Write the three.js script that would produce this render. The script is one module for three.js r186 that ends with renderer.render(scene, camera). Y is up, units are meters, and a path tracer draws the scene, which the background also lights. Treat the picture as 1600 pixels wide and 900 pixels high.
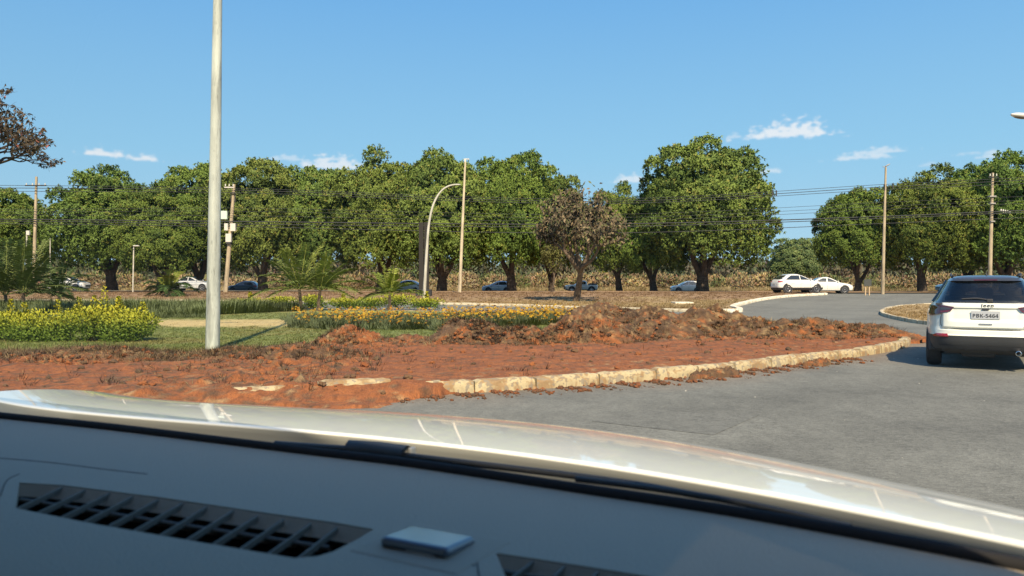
import * as THREE from 'three';
import { mergeGeometries, mergeVertices, toCreasedNormals } from 'three/addons/utils/BufferGeometryUtils.js';
import { RoundedBoxGeometry } from 'three/addons/geometries/RoundedBoxGeometry.js';
import { TessellateModifier } from 'three/addons/modifiers/TessellateModifier.js';
import { TextGeometry } from 'three/addons/geometries/TextGeometry.js';
import { FontLoader } from 'three/addons/loaders/FontLoader.js';
import { createNoise2D, createNoise3D } from 'simplex-noise';

// ------------------------------------------------------------ camera, sky, sun, exposure
const scene = new THREE.Scene();
const EYE = 1.4;
const camera = new THREE.PerspectiveCamera(41.11, 16 / 9, 0.02, 6000);
camera.position.set(0, EYE, 0);
camera.rotation.x = -Math.atan(7 / 1200);
camera.focus = 16; camera.userData.fStop = 11;
camera.updateMatrixWorld(true);
const renderer = new THREE.WebGLRenderer({ antialias: true });
renderer.setSize(1024, 576);
renderer.toneMapping = THREE.LinearToneMapping;
renderer.toneMappingExposure = 1.5;
renderer.shadowMap.enabled = true;

const rngOf = (s) => () => { s = (s + 0x6d2b79f5) | 0; let t = Math.imul(s ^ (s >>> 15), 1 | s); t = (t + Math.imul(t ^ (t >>> 7), 61 | t)) ^ t; return ((t ^ (t >>> 14)) >>> 0) / 4294967296; };
const N3 = createNoise3D(rngOf(7)), N2 = createNoise2D(rngOf(8));
const fbm2 = (x, y, o = 4) => { let s = 0, a = 0.5; for (let i = 0; i < o; i++) { s += a * N2(x, y); x = x * 2.03 + 11.3; y = y * 2.03 - 7.1; a *= 0.5; } return s; };
const fbm3 = (x, y, z, o = 4) => { let s = 0, a = 0.5; for (let i = 0; i < o; i++) { s += a * N3(x, y, z); x = x * 2.03 + 11.3; y = y * 2.03 - 7.1; z = z * 2.03 + 3.7; a *= 0.5; } return s; };
const sstep = (a, b, x) => { const t = Math.min(1, Math.max(0, (x - a) / (b - a))); return t * t * (3 - 2 * t); };
const lerp = (a, b, t) => a + (b - a) * t;
const plin = (pts, x) => { if (x <= pts[0][0]) return pts[0][1]; for (let i = 1; i < pts.length; i++) if (x <= pts[i][0]) { const [a, b] = [pts[i - 1], pts[i]]; return lerp(a[1], b[1], (x - a[0]) / (b[0] - a[0])); } return pts[pts.length - 1][1]; };

const SUN = new THREE.Vector3(0.125, 0.68, 0.722).normalize();
{ // clear afternoon sky with a few fair-weather clouds, brighter and paler towards the sun and the horizon
  const W = 4096, Hh = 2048, data = new Float32Array(W * Hh * 4);
  const clouds = [];                                                  // azimuth (0 = straight ahead, right positive), elevation of the base, half width, height, density
  const seen = [[163, 243, 29, 15, 1.0], [222, 250, 25, 11, 0.95], [450, 250, 30, 9, 0.5], [520, 262, 46, 26, 0.9], [986, 283, 24, 14, 0.75], [1230, 212, 58, 30, 1.05], [1146, 215, 11, 8, 0.45], [1345, 248, 42, 11, 0.7], [1378, 238, 36, 10, 0.6], [1195, 270, 22, 11, 0.6], [1550, 245, 20, 12, 0.55], [1512, 241, 17, 6, 0.4], [1447, 259, 14, 6, 0.3]];
  for (const [px, py, hw, h, k] of seen) { const x = (px - 800) / 1200, r = Math.hypot(1, x); clouds.push([Math.atan(x), Math.atan((443 - py) / 1200 / r), hw / 1200 / r / r, h / 1200 / r, k]); }
  const rc = rngOf(41);
  for (let i = 0; i < 34; i++) clouds.push([0.75 + rc() * 4.78, 0.1 + rc() * 0.18, 0.015 + rc() * 0.04, 0.008 + rc() * 0.016, 0.4 + rc() * 0.6]);
  const stops = [[-1, [0.335, 0.49, 0.575]], [0, [0.335, 0.49, 0.575]], [0.06, [0.275, 0.455, 0.575]], [0.16, [0.205, 0.41, 0.58]], [0.34, [0.125, 0.312, 0.555]], [0.7, [0.065, 0.19, 0.44]], [1, [0.05, 0.155, 0.39]]];
  const col = (s) => { for (let i = 1; i < stops.length; i++) if (s <= stops[i][0]) { const t = (s - stops[i - 1][0]) / (stops[i][0] - stops[i - 1][0]); return [0, 1, 2].map((c) => lerp(stops[i - 1][1][c], stops[i][1][c], t)); } return stops[stops.length - 1][1]; };
  const G = 0.92;
  for (let r = 0; r < Hh; r++) {
    const up = ((r + 0.5) / Hh - 0.5) * Math.PI, y = Math.sin(up), b = col(y);
    const near = clouds.filter((c) => up > c[1] - 0.03 && up < c[1] + c[3] * 2.2 + 0.01);
    for (let q = 0; q < W; q++) {
      const round = ((q + 0.5) / W - 0.5) * 2 * Math.PI, x = Math.cos(round) * Math.cos(up), z = Math.sin(round) * Math.cos(up);
      const m = Math.max(0, x * SUN.x + y * SUN.y + z * SUN.z), glow = 0.35 * m ** 6 + 0.8 * m ** 40;
      let R = b[0] + glow, Gn = b[1] + glow * 0.95, B = b[2] + glow * 0.8;
      if (near.length) {
        const az = Math.atan2(x, -z);
        let a = 0;
        for (const [ca, ce, hw, h, k] of near) {
          let du = az - ca; if (du < -Math.PI) du += 2 * Math.PI; else if (du > Math.PI) du -= 2 * Math.PI;
          if (Math.abs(du) > hw * 1.7) continue;
          const u = du / hw, n = fbm2(az * 60 + ce * 90, up * 130, 5), lump = 0.75 + 0.5 * fbm2(az * 38 + 5 + ce * 50, 2.2, 3);
          const v = (up - ce) / (h * lump * 1.25), top = Math.sqrt(Math.max(0, 1 - u * u * 0.8));
          const e = v > 0 ? top - v : Math.min(top, 0.55 + v * 3.4) ;
          a = Math.max(a, k * sstep(-0.12, 0.62, e + n * 0.75 - 0.1));
        }
        if (a > 0) { const t = Math.min(1, a) * 0.88; R = lerp(R, 0.58, t); Gn = lerp(Gn, 0.61, t); B = lerp(B, 0.635, t); }
      }
      const o = (r * W + q) * 4; data[o] = R; data[o + 1] = Gn; data[o + 2] = B; data[o + 3] = 1;
    }
  }
  const sky = new THREE.DataTexture(data, W, Hh, THREE.RGBAFormat, THREE.FloatType);
  sky.mapping = THREE.EquirectangularReflectionMapping; sky.magFilter = THREE.LinearFilter; sky.needsUpdate = true;
  scene.background = sky; scene.environment = sky;
}
const sun = new THREE.DirectionalLight(0xffe9c6, 5);
sun.position.copy(SUN).multiplyScalar(120); sun.castShadow = true; sun.shadow.radius = 1;
Object.assign(sun.shadow.camera, { left: -110, right: 110, top: 110, bottom: -110, near: 1, far: 400 });
sun.shadow.mapSize.set(4096, 4096);
scene.add(sun, sun.target);

// ------------------------------------------------------------ helpers
const taken = new Map();
const numbered = (n) => { const k = taken.get(n) ?? 0; taken.set(n, k + 1); return k ? n + '_' + String(k).padStart(3, '0') : n; };
const shade = (o) => { o.traverse?.((m) => { if (m.isMesh) { m.castShadow = true; m.receiveShadow = true; } }); return o; };
function mesh(name, geo, mat, parent) { const m = new THREE.Mesh(geo, mat); m.name = parent ? name : numbered(name); m.castShadow = m.receiveShadow = true; (parent ?? scene).add(m); return m; }
function tag(o, label, category, group) { o.userData.label = label; if (category) o.userData.category = category; if (group) o.userData.group = group; return o; }
function thing(name, label, category, [x, y, z] = [0, 0, 0], turn = 0, group) { const o = new THREE.Group(); o.name = numbered(name); scene.add(o); o.position.set(x, y, z); o.rotation.y = turn; return tag(o, label, category, group); }
function copy(root, label, [x, y, z], turn = 0, scale = [1, 1, 1]) { const c = root.clone(); c.name = numbered(root.name.replace(/_\d{3}$/, '')); c.userData = { ...root.userData, label }; scene.add(c); c.position.set(x, y, z); c.rotation.set(0, turn, 0); c.scale.set(...scale); return c; }
const struct = (o) => { o.userData.kind = 'structure'; return o; };
const stuff = (o) => { o.userData.kind = 'stuff'; return o; };
const mat = (r, g, b, rough = 0.7, more = {}) => new THREE.MeshStandardMaterial({ color: new THREE.Color().setRGB(r, g, b), roughness: rough, side: THREE.DoubleSide, ...more });
const phys = (r, g, b, rough, more = {}) => new THREE.MeshPhysicalMaterial({ color: new THREE.Color().setRGB(r, g, b), roughness: rough, side: THREE.DoubleSide, ...more });
// ground: flat near the camera, a gentle rise beyond the roundabout, a little lower again behind the trees
const H = (x, d) => 0.47 * sstep(41, 66, d) - 0.27 * sstep(84, 95, d);
const rayOf = (px, py) => new THREE.Vector3((px - 800) / 450 * Math.tan(41.11 * Math.PI / 360), (450 - py) / 450 * Math.tan(41.11 * Math.PI / 360), -1).applyQuaternion(camera.quaternion);
function at(px, py, d) { const r = rayOf(px, py), k = d / -r.z; return new THREE.Vector3(r.x * k, EYE + r.y * k, -d); }
function hit(px, py, off = 0) { const r = rayOf(px, py); for (let d = 3; d < 400; d += 0.05) { const x = r.x * d / -r.z, y = EYE + r.y * d / -r.z; if (y <= H(x, d) + off) return [x, d]; } return [r.x * 400, 400]; }
const onGround = (px, d) => { const x = (px - 800) / 1200 * d; return [x, H(x, d), -d]; };

class GB { // collects triangles with colours
  constructor() { this.p = []; this.n = []; this.c = []; this.i = []; this.u = []; }
  v(x, y, z, nx, ny, nz, r = 1, g = 1, b = 1, u = 0, w = 0) { this.p.push(x, y, z); this.n.push(nx, ny, nz); this.c.push(r, g, b); this.u.push(u, w); return this.p.length / 3 - 1; }
  t(a, b, c) { this.i.push(a, b, c); }
  // a leaf: base point b, direction d (length l), side s (half width w), shading normal n
  leaf(b, d, l, s, w, n, c, mid = 0.45, droop = 0) {
    const k = this.p.length / 3, mx = b.x + d.x * l * mid, my = b.y + d.y * l * mid, mz = b.z + d.z * l * mid;
    this.v(b.x, b.y, b.z, n.x, n.y, n.z, ...c);
    this.v(mx - s.x * w, my - s.y * w, mz - s.z * w, n.x, n.y, n.z, ...c);
    this.v(b.x + d.x * l, b.y + d.y * l - droop, b.z + d.z * l, n.x, n.y, n.z, ...c);
    this.v(mx + s.x * w, my + s.y * w, mz + s.z * w, n.x, n.y, n.z, ...c);
    // wind the faces to the side the normal points to: face normal is (side x direction)
    const gx = s.y * d.z - s.z * d.y, gy = s.z * d.x - s.x * d.z, gz = s.x * d.y - s.y * d.x;
    if (gx * n.x + gy * n.y + gz * n.z > 0) this.i.push(k, k + 3, k + 2, k, k + 2, k + 1); else this.i.push(k, k + 1, k + 2, k, k + 2, k + 3);
  }
  build() {
    const g = new THREE.BufferGeometry();
    g.setAttribute('position', new THREE.Float32BufferAttribute(this.p, 3)); g.setAttribute('normal', new THREE.Float32BufferAttribute(this.n, 3));
    g.setAttribute('color', new THREE.Float32BufferAttribute(this.c, 3)); g.setAttribute('uv', new THREE.Float32BufferAttribute(this.u, 2));
    g.setIndex(this.i); return g;
  }
}
function grid(nu, nv, f, color, uvScale = 1) { // f(i/nu, j/nv) -> [x, y, z, (u, v)]
  const p = [], c = [], uv = [], idx = [];
  for (let j = 0; j <= nv; j++) for (let i = 0; i <= nu; i++) { const q = f(i / nu, j / nv); p.push(q[0], q[1], q[2]); uv.push((q[3] ?? i / nu) * uvScale, (q[4] ?? j / nv) * uvScale); if (color) c.push(...color(q[0], q[1], q[2])); }
  for (let j = 0; j < nv; j++) for (let i = 0; i < nu; i++) { const a = j * (nu + 1) + i; idx.push(a, a + 1, a + nu + 2, a, a + nu + 2, a + nu + 1); }
  const g = new THREE.BufferGeometry();
  g.setAttribute('position', new THREE.Float32BufferAttribute(p, 3)); g.setAttribute('uv', new THREE.Float32BufferAttribute(uv, 2));
  if (color) g.setAttribute('color', new THREE.Float32BufferAttribute(c, 3));
  g.setIndex(idx); g.computeVertexNormals(); return g;
}
function tube(points, r0, r1 = r0, seg = 24, rad = 8) { // tapered tube along points (Vector3)
  const curve = points.length > 2 ? new THREE.CatmullRomCurve3(points, false, 'centripetal') : new THREE.LineCurve3(points[0], points[1]);
  const n = points.length > 2 ? seg : 1, g = new THREE.TubeGeometry(curve, n, 1, rad, false), P = g.attributes.position, Nn = g.attributes.normal;
  const cp = []; for (let i = 0; i <= n; i++) cp.push(curve.getPointAt(i / n));
  for (let i = 0; i <= n; i++) for (let j = 0; j <= rad; j++) { const k = i * (rad + 1) + j, r = typeof r0 === 'function' ? r0(i / n) : lerp(r0, r1, i / n); P.setXYZ(k, cp[i].x + Nn.getX(k) * r, cp[i].y + Nn.getY(k) * r, cp[i].z + Nn.getZ(k) * r); }
  return g;
}
const plain = (g) => { const o = g.index ? g : g; for (const k of Object.keys(o.attributes)) if (!['position', 'normal', 'uv'].includes(k)) o.deleteAttribute(k); return o.index ? o.toNonIndexed() : o; };
const join = (...gs) => mergeGeometries(gs.map(plain));
const box = (w, h, d, x = 0, y = 0, z = 0, r = 0) => { const g = r ? new RoundedBoxGeometry(w, h, d, 2, r) : new THREE.BoxGeometry(w, h, d); g.translate(x, y, z); return g; };
const cyl = (r0, r1, h, x = 0, y = 0, z = 0, s = 16) => { const g = new THREE.CylinderGeometry(r1, r0, h, s); g.translate(x, y + h / 2, z); return g; };

// ------------------------------------------------------------ textures
function tex(size, f, srgb = true, repeat = 1) {
  const d = new Uint8Array(size * size * 4);
  for (let y = 0; y < size; y++) for (let x = 0; x < size; x++) { const c = f(x / size, y / size), o = (y * size + x) * 4; for (let k = 0; k < 3; k++) d[o + k] = Math.max(0, Math.min(255, 255 * (c.length ? c[k] : c))); d[o + 3] = 255; }
  const t = new THREE.DataTexture(d, size, size); t.wrapS = t.wrapT = THREE.RepeatWrapping; t.magFilter = THREE.LinearFilter; t.minFilter = THREE.LinearFilter; t.repeat.set(repeat, repeat);
  if (srgb) t.colorSpace = THREE.SRGBColorSpace; t.needsUpdate = true; return t;
}
// noise that tiles on the unit square
const tile = (x, y, f, o = 4, s = 0) => { const a = x * Math.PI * 2, b = y * Math.PI * 2, R = f / (2 * Math.PI); return 0.5 + 0.5 * (fbm3(Math.cos(a) * R + s, Math.sin(a) * R + 9 * s, Math.cos(b) * R, o) + fbm3(Math.sin(b) * R + 31 + s, Math.cos(a + 1) * R, Math.sin(a) * R - s, o)); };
const hash = (x, y) => { const v = Math.sin(x * 127.1 + y * 311.7) * 43758.5453; return v - Math.floor(v); };
const T = {};
T.asphalt = tex(1024, (x, y) => { const g = hash(Math.floor(x * 1024), Math.floor(y * 1024)), g2 = hash(Math.floor(x * 400), Math.floor(y * 400) + 7), n = tile(x, y, 9, 4); const g3 = hash(Math.floor(x * 150 + 2 * g2), Math.floor(y * 150) + 3); const v = 0.66 + (g - 0.5) * 0.3 + (g2 - 0.5) * 0.3 + (g3 - 0.5) * 0.34 + (n - 0.5) * 0.2 + (g2 > 0.985 ? 0.3 : 0); return [v, v * 0.985, v * 0.95]; }, false);
T.asphaltBump = tex(512, (x, y) => 0.5 + 0.5 * (hash(Math.floor(x * 420), Math.floor(y * 420)) - 0.5) + 0.3 * (tile(x, y, 40, 2) - 0.5), false);
T.soil = tex(1024, (x, y) => { const n = tile(x, y, 12, 5, 3), m = tile(x, y, 60, 3, 5), g = hash(Math.floor(x * 1024), Math.floor(y * 1024)); const v = 0.74 + (n - 0.5) * 0.5 + (m - 0.5) * 0.45 + (g - 0.5) * 0.12; return [v, v * 0.98, v * 0.96]; }, false);
T.soilBump = tex(1024, (x, y) => 0.5 + 0.6 * (tile(x, y, 24, 5, 3) - 0.5) + 0.5 * (tile(x, y, 80, 3, 5) - 0.5), false);
T.kerb = tex(512, (x, y) => { const n = tile(x, y, 5, 5, 1), m = tile(x, y, 22, 4, 2), dirt = sstep(0.47, 0.63, n * 0.75 + m * 0.3), chip = sstep(0.6, 0.68, m); const a = [0.83, 0.77, 0.62], b = [0.6, 0.46, 0.31], c = [0.58, 0.55, 0.5]; return [0, 1, 2].map((k) => lerp(lerp(a[k], b[k], dirt * 0.65), c[k], chip * 0.8) * (0.92 + 0.16 * (m - 0.5))); });
T.kerbWhite = tex(256, (x, y) => { const n = tile(x, y, 6, 4, 1), m = tile(x, y, 22, 3, 2), dirt = sstep(0.56, 0.7, n * 0.7 + m * 0.35); return [0, 1, 2].map((k) => lerp([0.9, 0.88, 0.82][k], [0.62, 0.55, 0.45][k], dirt * 0.7) * (0.94 + 0.12 * (m - 0.5))); });
T.bark = tex(256, (x, y) => { const n = tile(x, y * 0.999, 10, 4, 6), m = tile(x, y, 30, 3, 2); const v = 0.62 + (n - 0.5) * 0.7 + (m - 0.5) * 0.5; return [v, v * 0.95, v * 0.88]; }, false);
T.concrete = tex(256, (x, y) => { const n = tile(x, y, 6, 4, 4), m = tile(x, y, 40, 2, 8), q = tile(x, y, 3, 3, 12); const v = 0.8 + (n - 0.5) * 0.42 + (m - 0.5) * 0.22 - 0.22 * sstep(0.58, 0.66, q) - (m > 0.68 ? 0.25 : 0); return [v, v * 0.98, v * 0.95]; }, false);
T.dash = tex(512, (x, y) => 0.5 + 0.8 * (tile(x, y, 70, 3, 4) - 0.5), false);
T.rubber = tex(256, (x, y) => { const v = 0.75 + (tile(x, y, 20, 3, 1) - 0.5) * 0.5; return [v, v, v]; }, false);
const withMap = (m, map, bump, bumpScale) => { if (map) m.map = map; if (bump) { m.bumpMap = bump; m.bumpScale = bumpScale; } return m; };
const M = {
  asphalt: withMap(mat(0.22, 0.225, 0.197, 0.93, { vertexColors: true }), T.asphalt, T.asphaltBump, 0.004),
  patch: withMap(mat(0.202, 0.207, 0.183, 0.93), T.asphalt, T.asphaltBump, 0.004),
  soil: withMap(mat(1.35, 1.35, 1.35, 1, { vertexColors: true }), T.soil, T.soilBump, 0.02),
  ground: withMap(mat(1.3, 1.3, 1.3, 1, { vertexColors: true }), T.soil, T.soilBump, 0.02),
  clod: mat(1, 1, 1, 1, { vertexColors: true }),
  kerb: withMap(mat(0.8, 0.78, 0.73, 0.9), T.kerb),
  creamKerb: withMap(mat(0.72, 0.67, 0.55, 0.9), T.kerbWhite),
  whiteKerb: withMap(mat(1.0, 0.98, 0.92, 0.9), T.kerbWhite),
  leaf: phys(1, 1, 1, 0.65, { vertexColors: true, specularIntensity: 0.35 }),
  dryLeaf: phys(1, 1, 1, 0.85, { vertexColors: true, specularIntensity: 0.3 }),
  grass: phys(1, 1, 1, 0.75, { vertexColors: true, specularIntensity: 0.35 }),
  bark: withMap(mat(0.1, 0.08, 0.062, 0.95), T.bark),
  dryBark: withMap(mat(0.2, 0.155, 0.115, 0.95), T.bark),
  concrete: withMap(mat(0.5, 0.42, 0.29, 0.9), T.concrete),
  paleConcrete: withMap(mat(0.66, 0.58, 0.42, 0.85), T.concrete),
  steelPole: withMap(mat(0.54, 0.6, 0.54, 0.5), T.concrete),
  lampPole: withMap(mat(0.62, 0.61, 0.53, 0.6), T.concrete),
  dark: mat(0.03, 0.031, 0.034, 0.6),
  cable: mat(0.028, 0.03, 0.034, 0.7),
  rubber: withMap(mat(0.028, 0.028, 0.028, 0.85), T.rubber),
  plastic: mat(0.024, 0.025, 0.027, 0.55),
  glassDark: phys(0.022, 0.026, 0.028, 0.05, { clearcoat: 1, clearcoatRoughness: 0.02 }),
  rim: mat(0.5, 0.5, 0.51, 0.3, { metalness: 0.8 }),
  chrome: mat(0.8, 0.8, 0.8, 0.12, { metalness: 1 }),
  red: phys(0.3, 0.012, 0.016, 0.15, { clearcoat: 1 }),
  smokedRed: phys(0.07, 0.013, 0.018, 0.12, { clearcoat: 1 }),
  clear: phys(0.55, 0.56, 0.58, 0.1, { clearcoat: 1 }),
  box: mat(0.55, 0.54, 0.48, 0.6),
};
const paint = (r, g, b, more = {}) => phys(r, g, b, 0.35, { clearcoat: 1, clearcoatRoughness: 0.04, ...more });

// ------------------------------------------------------------ ground, roads, island
const mixc = (a, b, t) => [lerp(a[0], b[0], t), lerp(a[1], b[1], t), lerp(a[2], b[2], t)];
const C = { tan: [0.30, 0.215, 0.105], straw: [0.36, 0.27, 0.125], litter: [0.285, 0.182, 0.105], red: [0.262, 0.093, 0.027], redDeep: [0.185, 0.062, 0.019], humus: [0.082, 0.05, 0.027], humus2: [0.135, 0.076, 0.037], green: [0.16, 0.205, 0.055], green2: [0.225, 0.25, 0.075], sand: [0.47, 0.37, 0.16], dryLawn: [0.26, 0.22, 0.08] };
// one sheet to the horizon, cells growing with distance
struct(mesh('ground', grid(150, 150, (a, b) => { const k = (t) => Math.sinh((t * 2 - 1) * 5.6) / Math.sinh(5.6) * 3500; const x = k(a), d = 40 + k(b); return [x, H(x, d) - 0.02, -d, x / 3, d / 3]; }, (x, y, z) => mixc(C.tan, C.straw, 0.5 + 0.5 * fbm2(x * 0.03, z * 0.03))), M.ground));

function sheet(name, outline, off, cell, material, color, uvm, bump = 0) { // a polygon [x, d] draped on the ground
  const s = new THREE.Shape(outline.map(([x, d]) => new THREE.Vector2(x, d)));
  let g = new THREE.ShapeGeometry(s); g.deleteAttribute('normal'); g.deleteAttribute('uv'); g = g.toNonIndexed();
  g = mergeVertices(new TessellateModifier(cell, 60).modify(g), 1e-3);
  const P = g.attributes.position, uv = [], col = [];
  for (let i = 0; i < P.count; i++) { const x = P.getX(i), d = P.getY(i); P.setXYZ(i, x, H(x, d) + off + (bump ? bump * fbm2(x * 0.4, d * 0.4, 3) : 0), -d); uv.push(x / uvm, d / uvm); if (color) col.push(...color(x, d)); }
  g.setAttribute('uv', new THREE.Float32BufferAttribute(uv, 2)); if (color) g.setAttribute('color', new THREE.Float32BufferAttribute(col, 3));
  g.computeVertexNormals(); return mesh(name, g, material);
}
const inset = (pts, by) => pts.map(([x, d], i) => { const a = pts[Math.max(0, i - 1)], b = pts[Math.min(pts.length - 1, i + 1)], tx = b[0] - a[0], td = b[1] - a[1], l = Math.hypot(tx, td) || 1; return [x - td / l * by, d + tx / l * by]; });
const smooth = (pts, n) => new THREE.CatmullRomCurve3(pts.map(([x, d]) => new THREE.Vector3(x, 0, d)), false, 'centripetal').getSpacedPoints(n).map((p) => [p.x, p.z]);

// lines of the roundabout in plan (x to the right, d away from the camera)
const kerbFront = [[-16, 2.2], [-9, 5.9], [-6, 7.5], [-3.0, 8.85], [-1.88, 9.28], [-0.47, 9.71], [0.335, 10.06], [1.18, 10.5], [2.21, 11.05], [3.37, 11.92], [5.0, 13.25], [6.87, 14.8], [8.28, 16.3], [9.2, 17.7], [9.66, 19.2], [9.45, 20.9]];
const kerbBack = [[9.45, 20.9], [8.4, 24], [6.4, 27.4], [3, 31], [-2, 34.6], [-9, 38.2], [-18, 41.2], [-30, 43], [-45, 43]];
const islandEdge = [...smooth(kerbFront, 70), ...smooth(kerbBack, 50).slice(1)];
const outerLeft = [[-70, 52], [-45, 51.6], [-30, 51.5], [-17, 50.6], [-6.4, 48.3], [-4.2, 47.5], [0, 45.4], [3.3, 42.8], [6, 40.2], [7.8, 38], [9.4, 36.6], [10.9, 36.9], [11.7, 39]];
const exitLeft = [[11.7, 39], [12.4, 42.6], [14.2, 47], [17.4, 53], [21.4, 58.5], [26, 63]];
const ri = (px, py) => hit(px, py, 0.1);
const kerbAt0 = (x, d) => { let m = 1e9; for (let i = 0; i < 70; i += 1) { const [a, b] = islandEdge[i], q = Math.hypot(a - x, b - d); if (q < m) m = q; } return -m; };
struct(sheet('road', [[-70, -30], [80, -30], [80, 54], [70, 64], [60, 70], [28, 70], [24, 64], [13, 55], [-70, 55]], 0.015, 1.1, M.asphalt, (x, d) => { const n = fbm2(x * 0.12, d * 0.3 + x * 0.1), m = fbm2(x * 0.6, d * 0.6, 3), w = fbm2((x * 0.87 - d * 0.5) * 0.9, (x * 0.5 + d * 0.87) * 0.06, 3); const kd = kerbAt0(x, d), lane = Math.exp(-(((kd + 2.3) / 0.55) ** 2)) + Math.exp(-(((kd + 4.3) / 0.6) ** 2)), k = 1.04 + 0.2 * n + 0.1 * m + 0.16 * w - 0.16 * lane, dust = sstep(-0.9, -0.05, kd + 0.35 * w + 0.3 * n) * (d < 21 && x < 9.7 ? 0.6 : 0); return [lerp(k, 1.35, dust), lerp(k, 0.9, dust), lerp(k, 0.62, dust)]; }, 2.5));
struct(sheet('road', [[-160, 92.5], [160, 92.5], [160, 104], [-160, 104]], 0.03, 4, M.asphalt, () => [1, 1, 1], 2.5));
struct(sheet('road', [[-110, 76.5], [-17, 76.5], [-17, 82], [-110, 82]], 0.2, 3, M.asphalt, () => [1, 1, 1], 2.5));
// a darker patched rectangle in the asphalt
{ const q = [[925, 662], [1010, 645], [1185, 652], [1115, 684]].map(([x, y]) => hit(x, y)); struct(sheet('asphalt_patch', q, 0.018, 1, M.patch, null, 2.5)); }

// the lawn of the island
const lawnColor = (x, d) => {
  const n = fbm2(x * 0.35, d * 0.35), m = fbm2(x * 1.7 + 9, d * 1.7, 3);
  let c = mixc(C.green, C.green2, 0.5 + 0.7 * n + 0.4 * m);
  const px = 800 + 1200 * x / d, sand = Math.exp(-(((d - 25.0 + 0.6 * n) / 2.6) ** 2)) * sstep(190, 270, px) * (1 - sstep(430, 520, px));
  c = mixc(c, C.dryLawn, sstep(0.05, 0.5, fbm2(x * 0.22 + 40, d * 0.5, 3) + 0.25 * m) * 0.6);
  return mixc(c, C.sand, sstep(0.25, 0.75, sand + 0.25 * m));
};
struct(sheet('lawn', inset(islandEdge, 0.11), 0.115, 0.7, M.ground, lawnColor, 2));

// the field beyond the outer kerb, reddish litter towards the trees
const fieldColor = (x, d) => { const n = fbm2(x * 0.1, d * 0.2), m = fbm2(x * 0.7, d * 0.7, 3); return mixc(mixc(C.straw, C.tan, 0.5 + n + 0.4 * m), C.litter, sstep(46, 60, d + 8 * n + 3 * m) * 0.85); };
const fieldEdge = [...smooth(outerLeft, 60), ...smooth(exitLeft, 30).slice(1)];
struct(sheet('dry_field', [...inset(fieldEdge, 0.14), [27, 70], [28, 91.5], [-90, 91.5], [-70, 60]], 0.11, 2, M.ground, fieldColor, 3, 0.05));
// the traffic island on the right
const rIsl = [[1500, 512], [1450, 503], [1412, 497], [1388, 491.5], [1381, 487], [1392, 481], [1420, 477], [1480, 474], [1560, 474]].map(([x, y]) => ri(x, y));
rIsl[0] = [rIsl[0][0] + 1, rIsl[0][1] - 1];
const rEdge = smooth(rIsl, 40);
struct(sheet('dry_verge', [...rEdge, [44, 50], [34, 25]], 0.11, 1.2, M.ground, (x, d) => mixc(C.straw, C.litter, 0.2 + 0.4 * fbm2(x * 0.4, d * 0.4)), 3, 0.03));
struct(sheet('dry_field', [[30, 71.5], [60, 71.5], [72, 65], [82, 55], [120, 55], [120, 91.5], [30, 91.5]], 0.09, 2, M.ground, (x, d) => mixc(C.litter, C.tan, 0.3 + 0.5 * fbm2(x * 0.2, d * 0.2)), 3, 0.04));

// kerbs: every stone a piece of its own
function kerb(name, label, line, stone, w, h, y0, material, seed, wear = 0.012, bury = () => 0) {
  const k = thing(name, label); struct(k);
  const curve = new THREE.CatmullRomCurve3(line.map(([x, d]) => new THREE.Vector3(x, 0, -d)), false, 'centripetal'), L = curve.getLength(), r = rngOf(seed);
  let s = 0;
  while (s < L - 0.3) {
    const len = Math.min(stone * (0.85 + 0.3 * r()), L - s), a = curve.getPointAt(s / L), b = curve.getPointAt(Math.min(1, (s + len) / L));
    s += len;
    const n = Math.max(4, Math.round(len / 0.09)), gap = 0.012 + 0.012 * r(), dir = b.clone().sub(a), l = dir.length() - gap, top = 0.012 + 0.02 * r();
    const sec = [[0, -0.12], [0.0, h * 0.3], [0.004, h * 0.6], [0.018, h - 0.03], [0.045, h], [w * 0.6, h + 0.004], [w, h], [w, -0.12]];   // cross-section: road side first
    const seedv = r() * 90, dy = (r() - 0.5) * 0.02;
    const g = grid(n, sec.length - 1, (u, v) => {
      const i = Math.round(v * (sec.length - 1)), end = Math.min(u, 1 - u) * l, e = end < 0.03 ? (0.03 - end) * 0.5 : 0;
      const q = fbm3(u * l * 7 + seedv, i * 0.8, seedv, 3), chip = Math.min(0.028, Math.max(0, fbm3(u * l * 3 + seedv, 3 + i * 1.1, seedv + 5, 3) - 0.12) * (i > 1 && i < 6 ? 0.14 : 0));
      return [u * l, sec[i][1] - (i >= 3 && i <= 6 ? e + chip : 0) + q * wear, -(sec[i][0] + (i <= 3 ? e + chip * 0.8 + q * wear : 0)), (seedv + u * l) / 2.1, (i * 0.06 + seedv) / 1.6];
    });
    const caps = []; for (const u of [0, 1]) { const sh = grid(1, 3, (c, d2) => [u * l, lerp(-0.12, h - 0.012, d2), -lerp(0.01, w - 0.01, c)]); caps.push(sh); }
    const m = mesh('kerb_stone', join(toCreasedNormals(g.toNonIndexed(), 1.15), ...caps), material, k);
    m.position.set(a.x, y0 + H(a.x, -a.z) + dy - bury((a.x + b.x) / 2), a.z); m.rotation.y = Math.atan2(-dir.z, dir.x); m.rotation.z = (r() - 0.5) * 0.012 + Math.atan2(H(b.x, -b.z) - H(a.x, -a.z), l);
  }
  return k;
}
kerb('kerb', 'worn yellowish white kerb around the red earth of the roundabout, broken and partly buried', kerbFront.slice(2), 0.95, 0.16, 0.155, 0.015, M.kerb, 5, 0.014, (x) => (x < -3.3 ? 0.12 : x < -0.6 ? -0.035 - 0.035 * Math.sin(x * 2.4) : 0));
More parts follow.
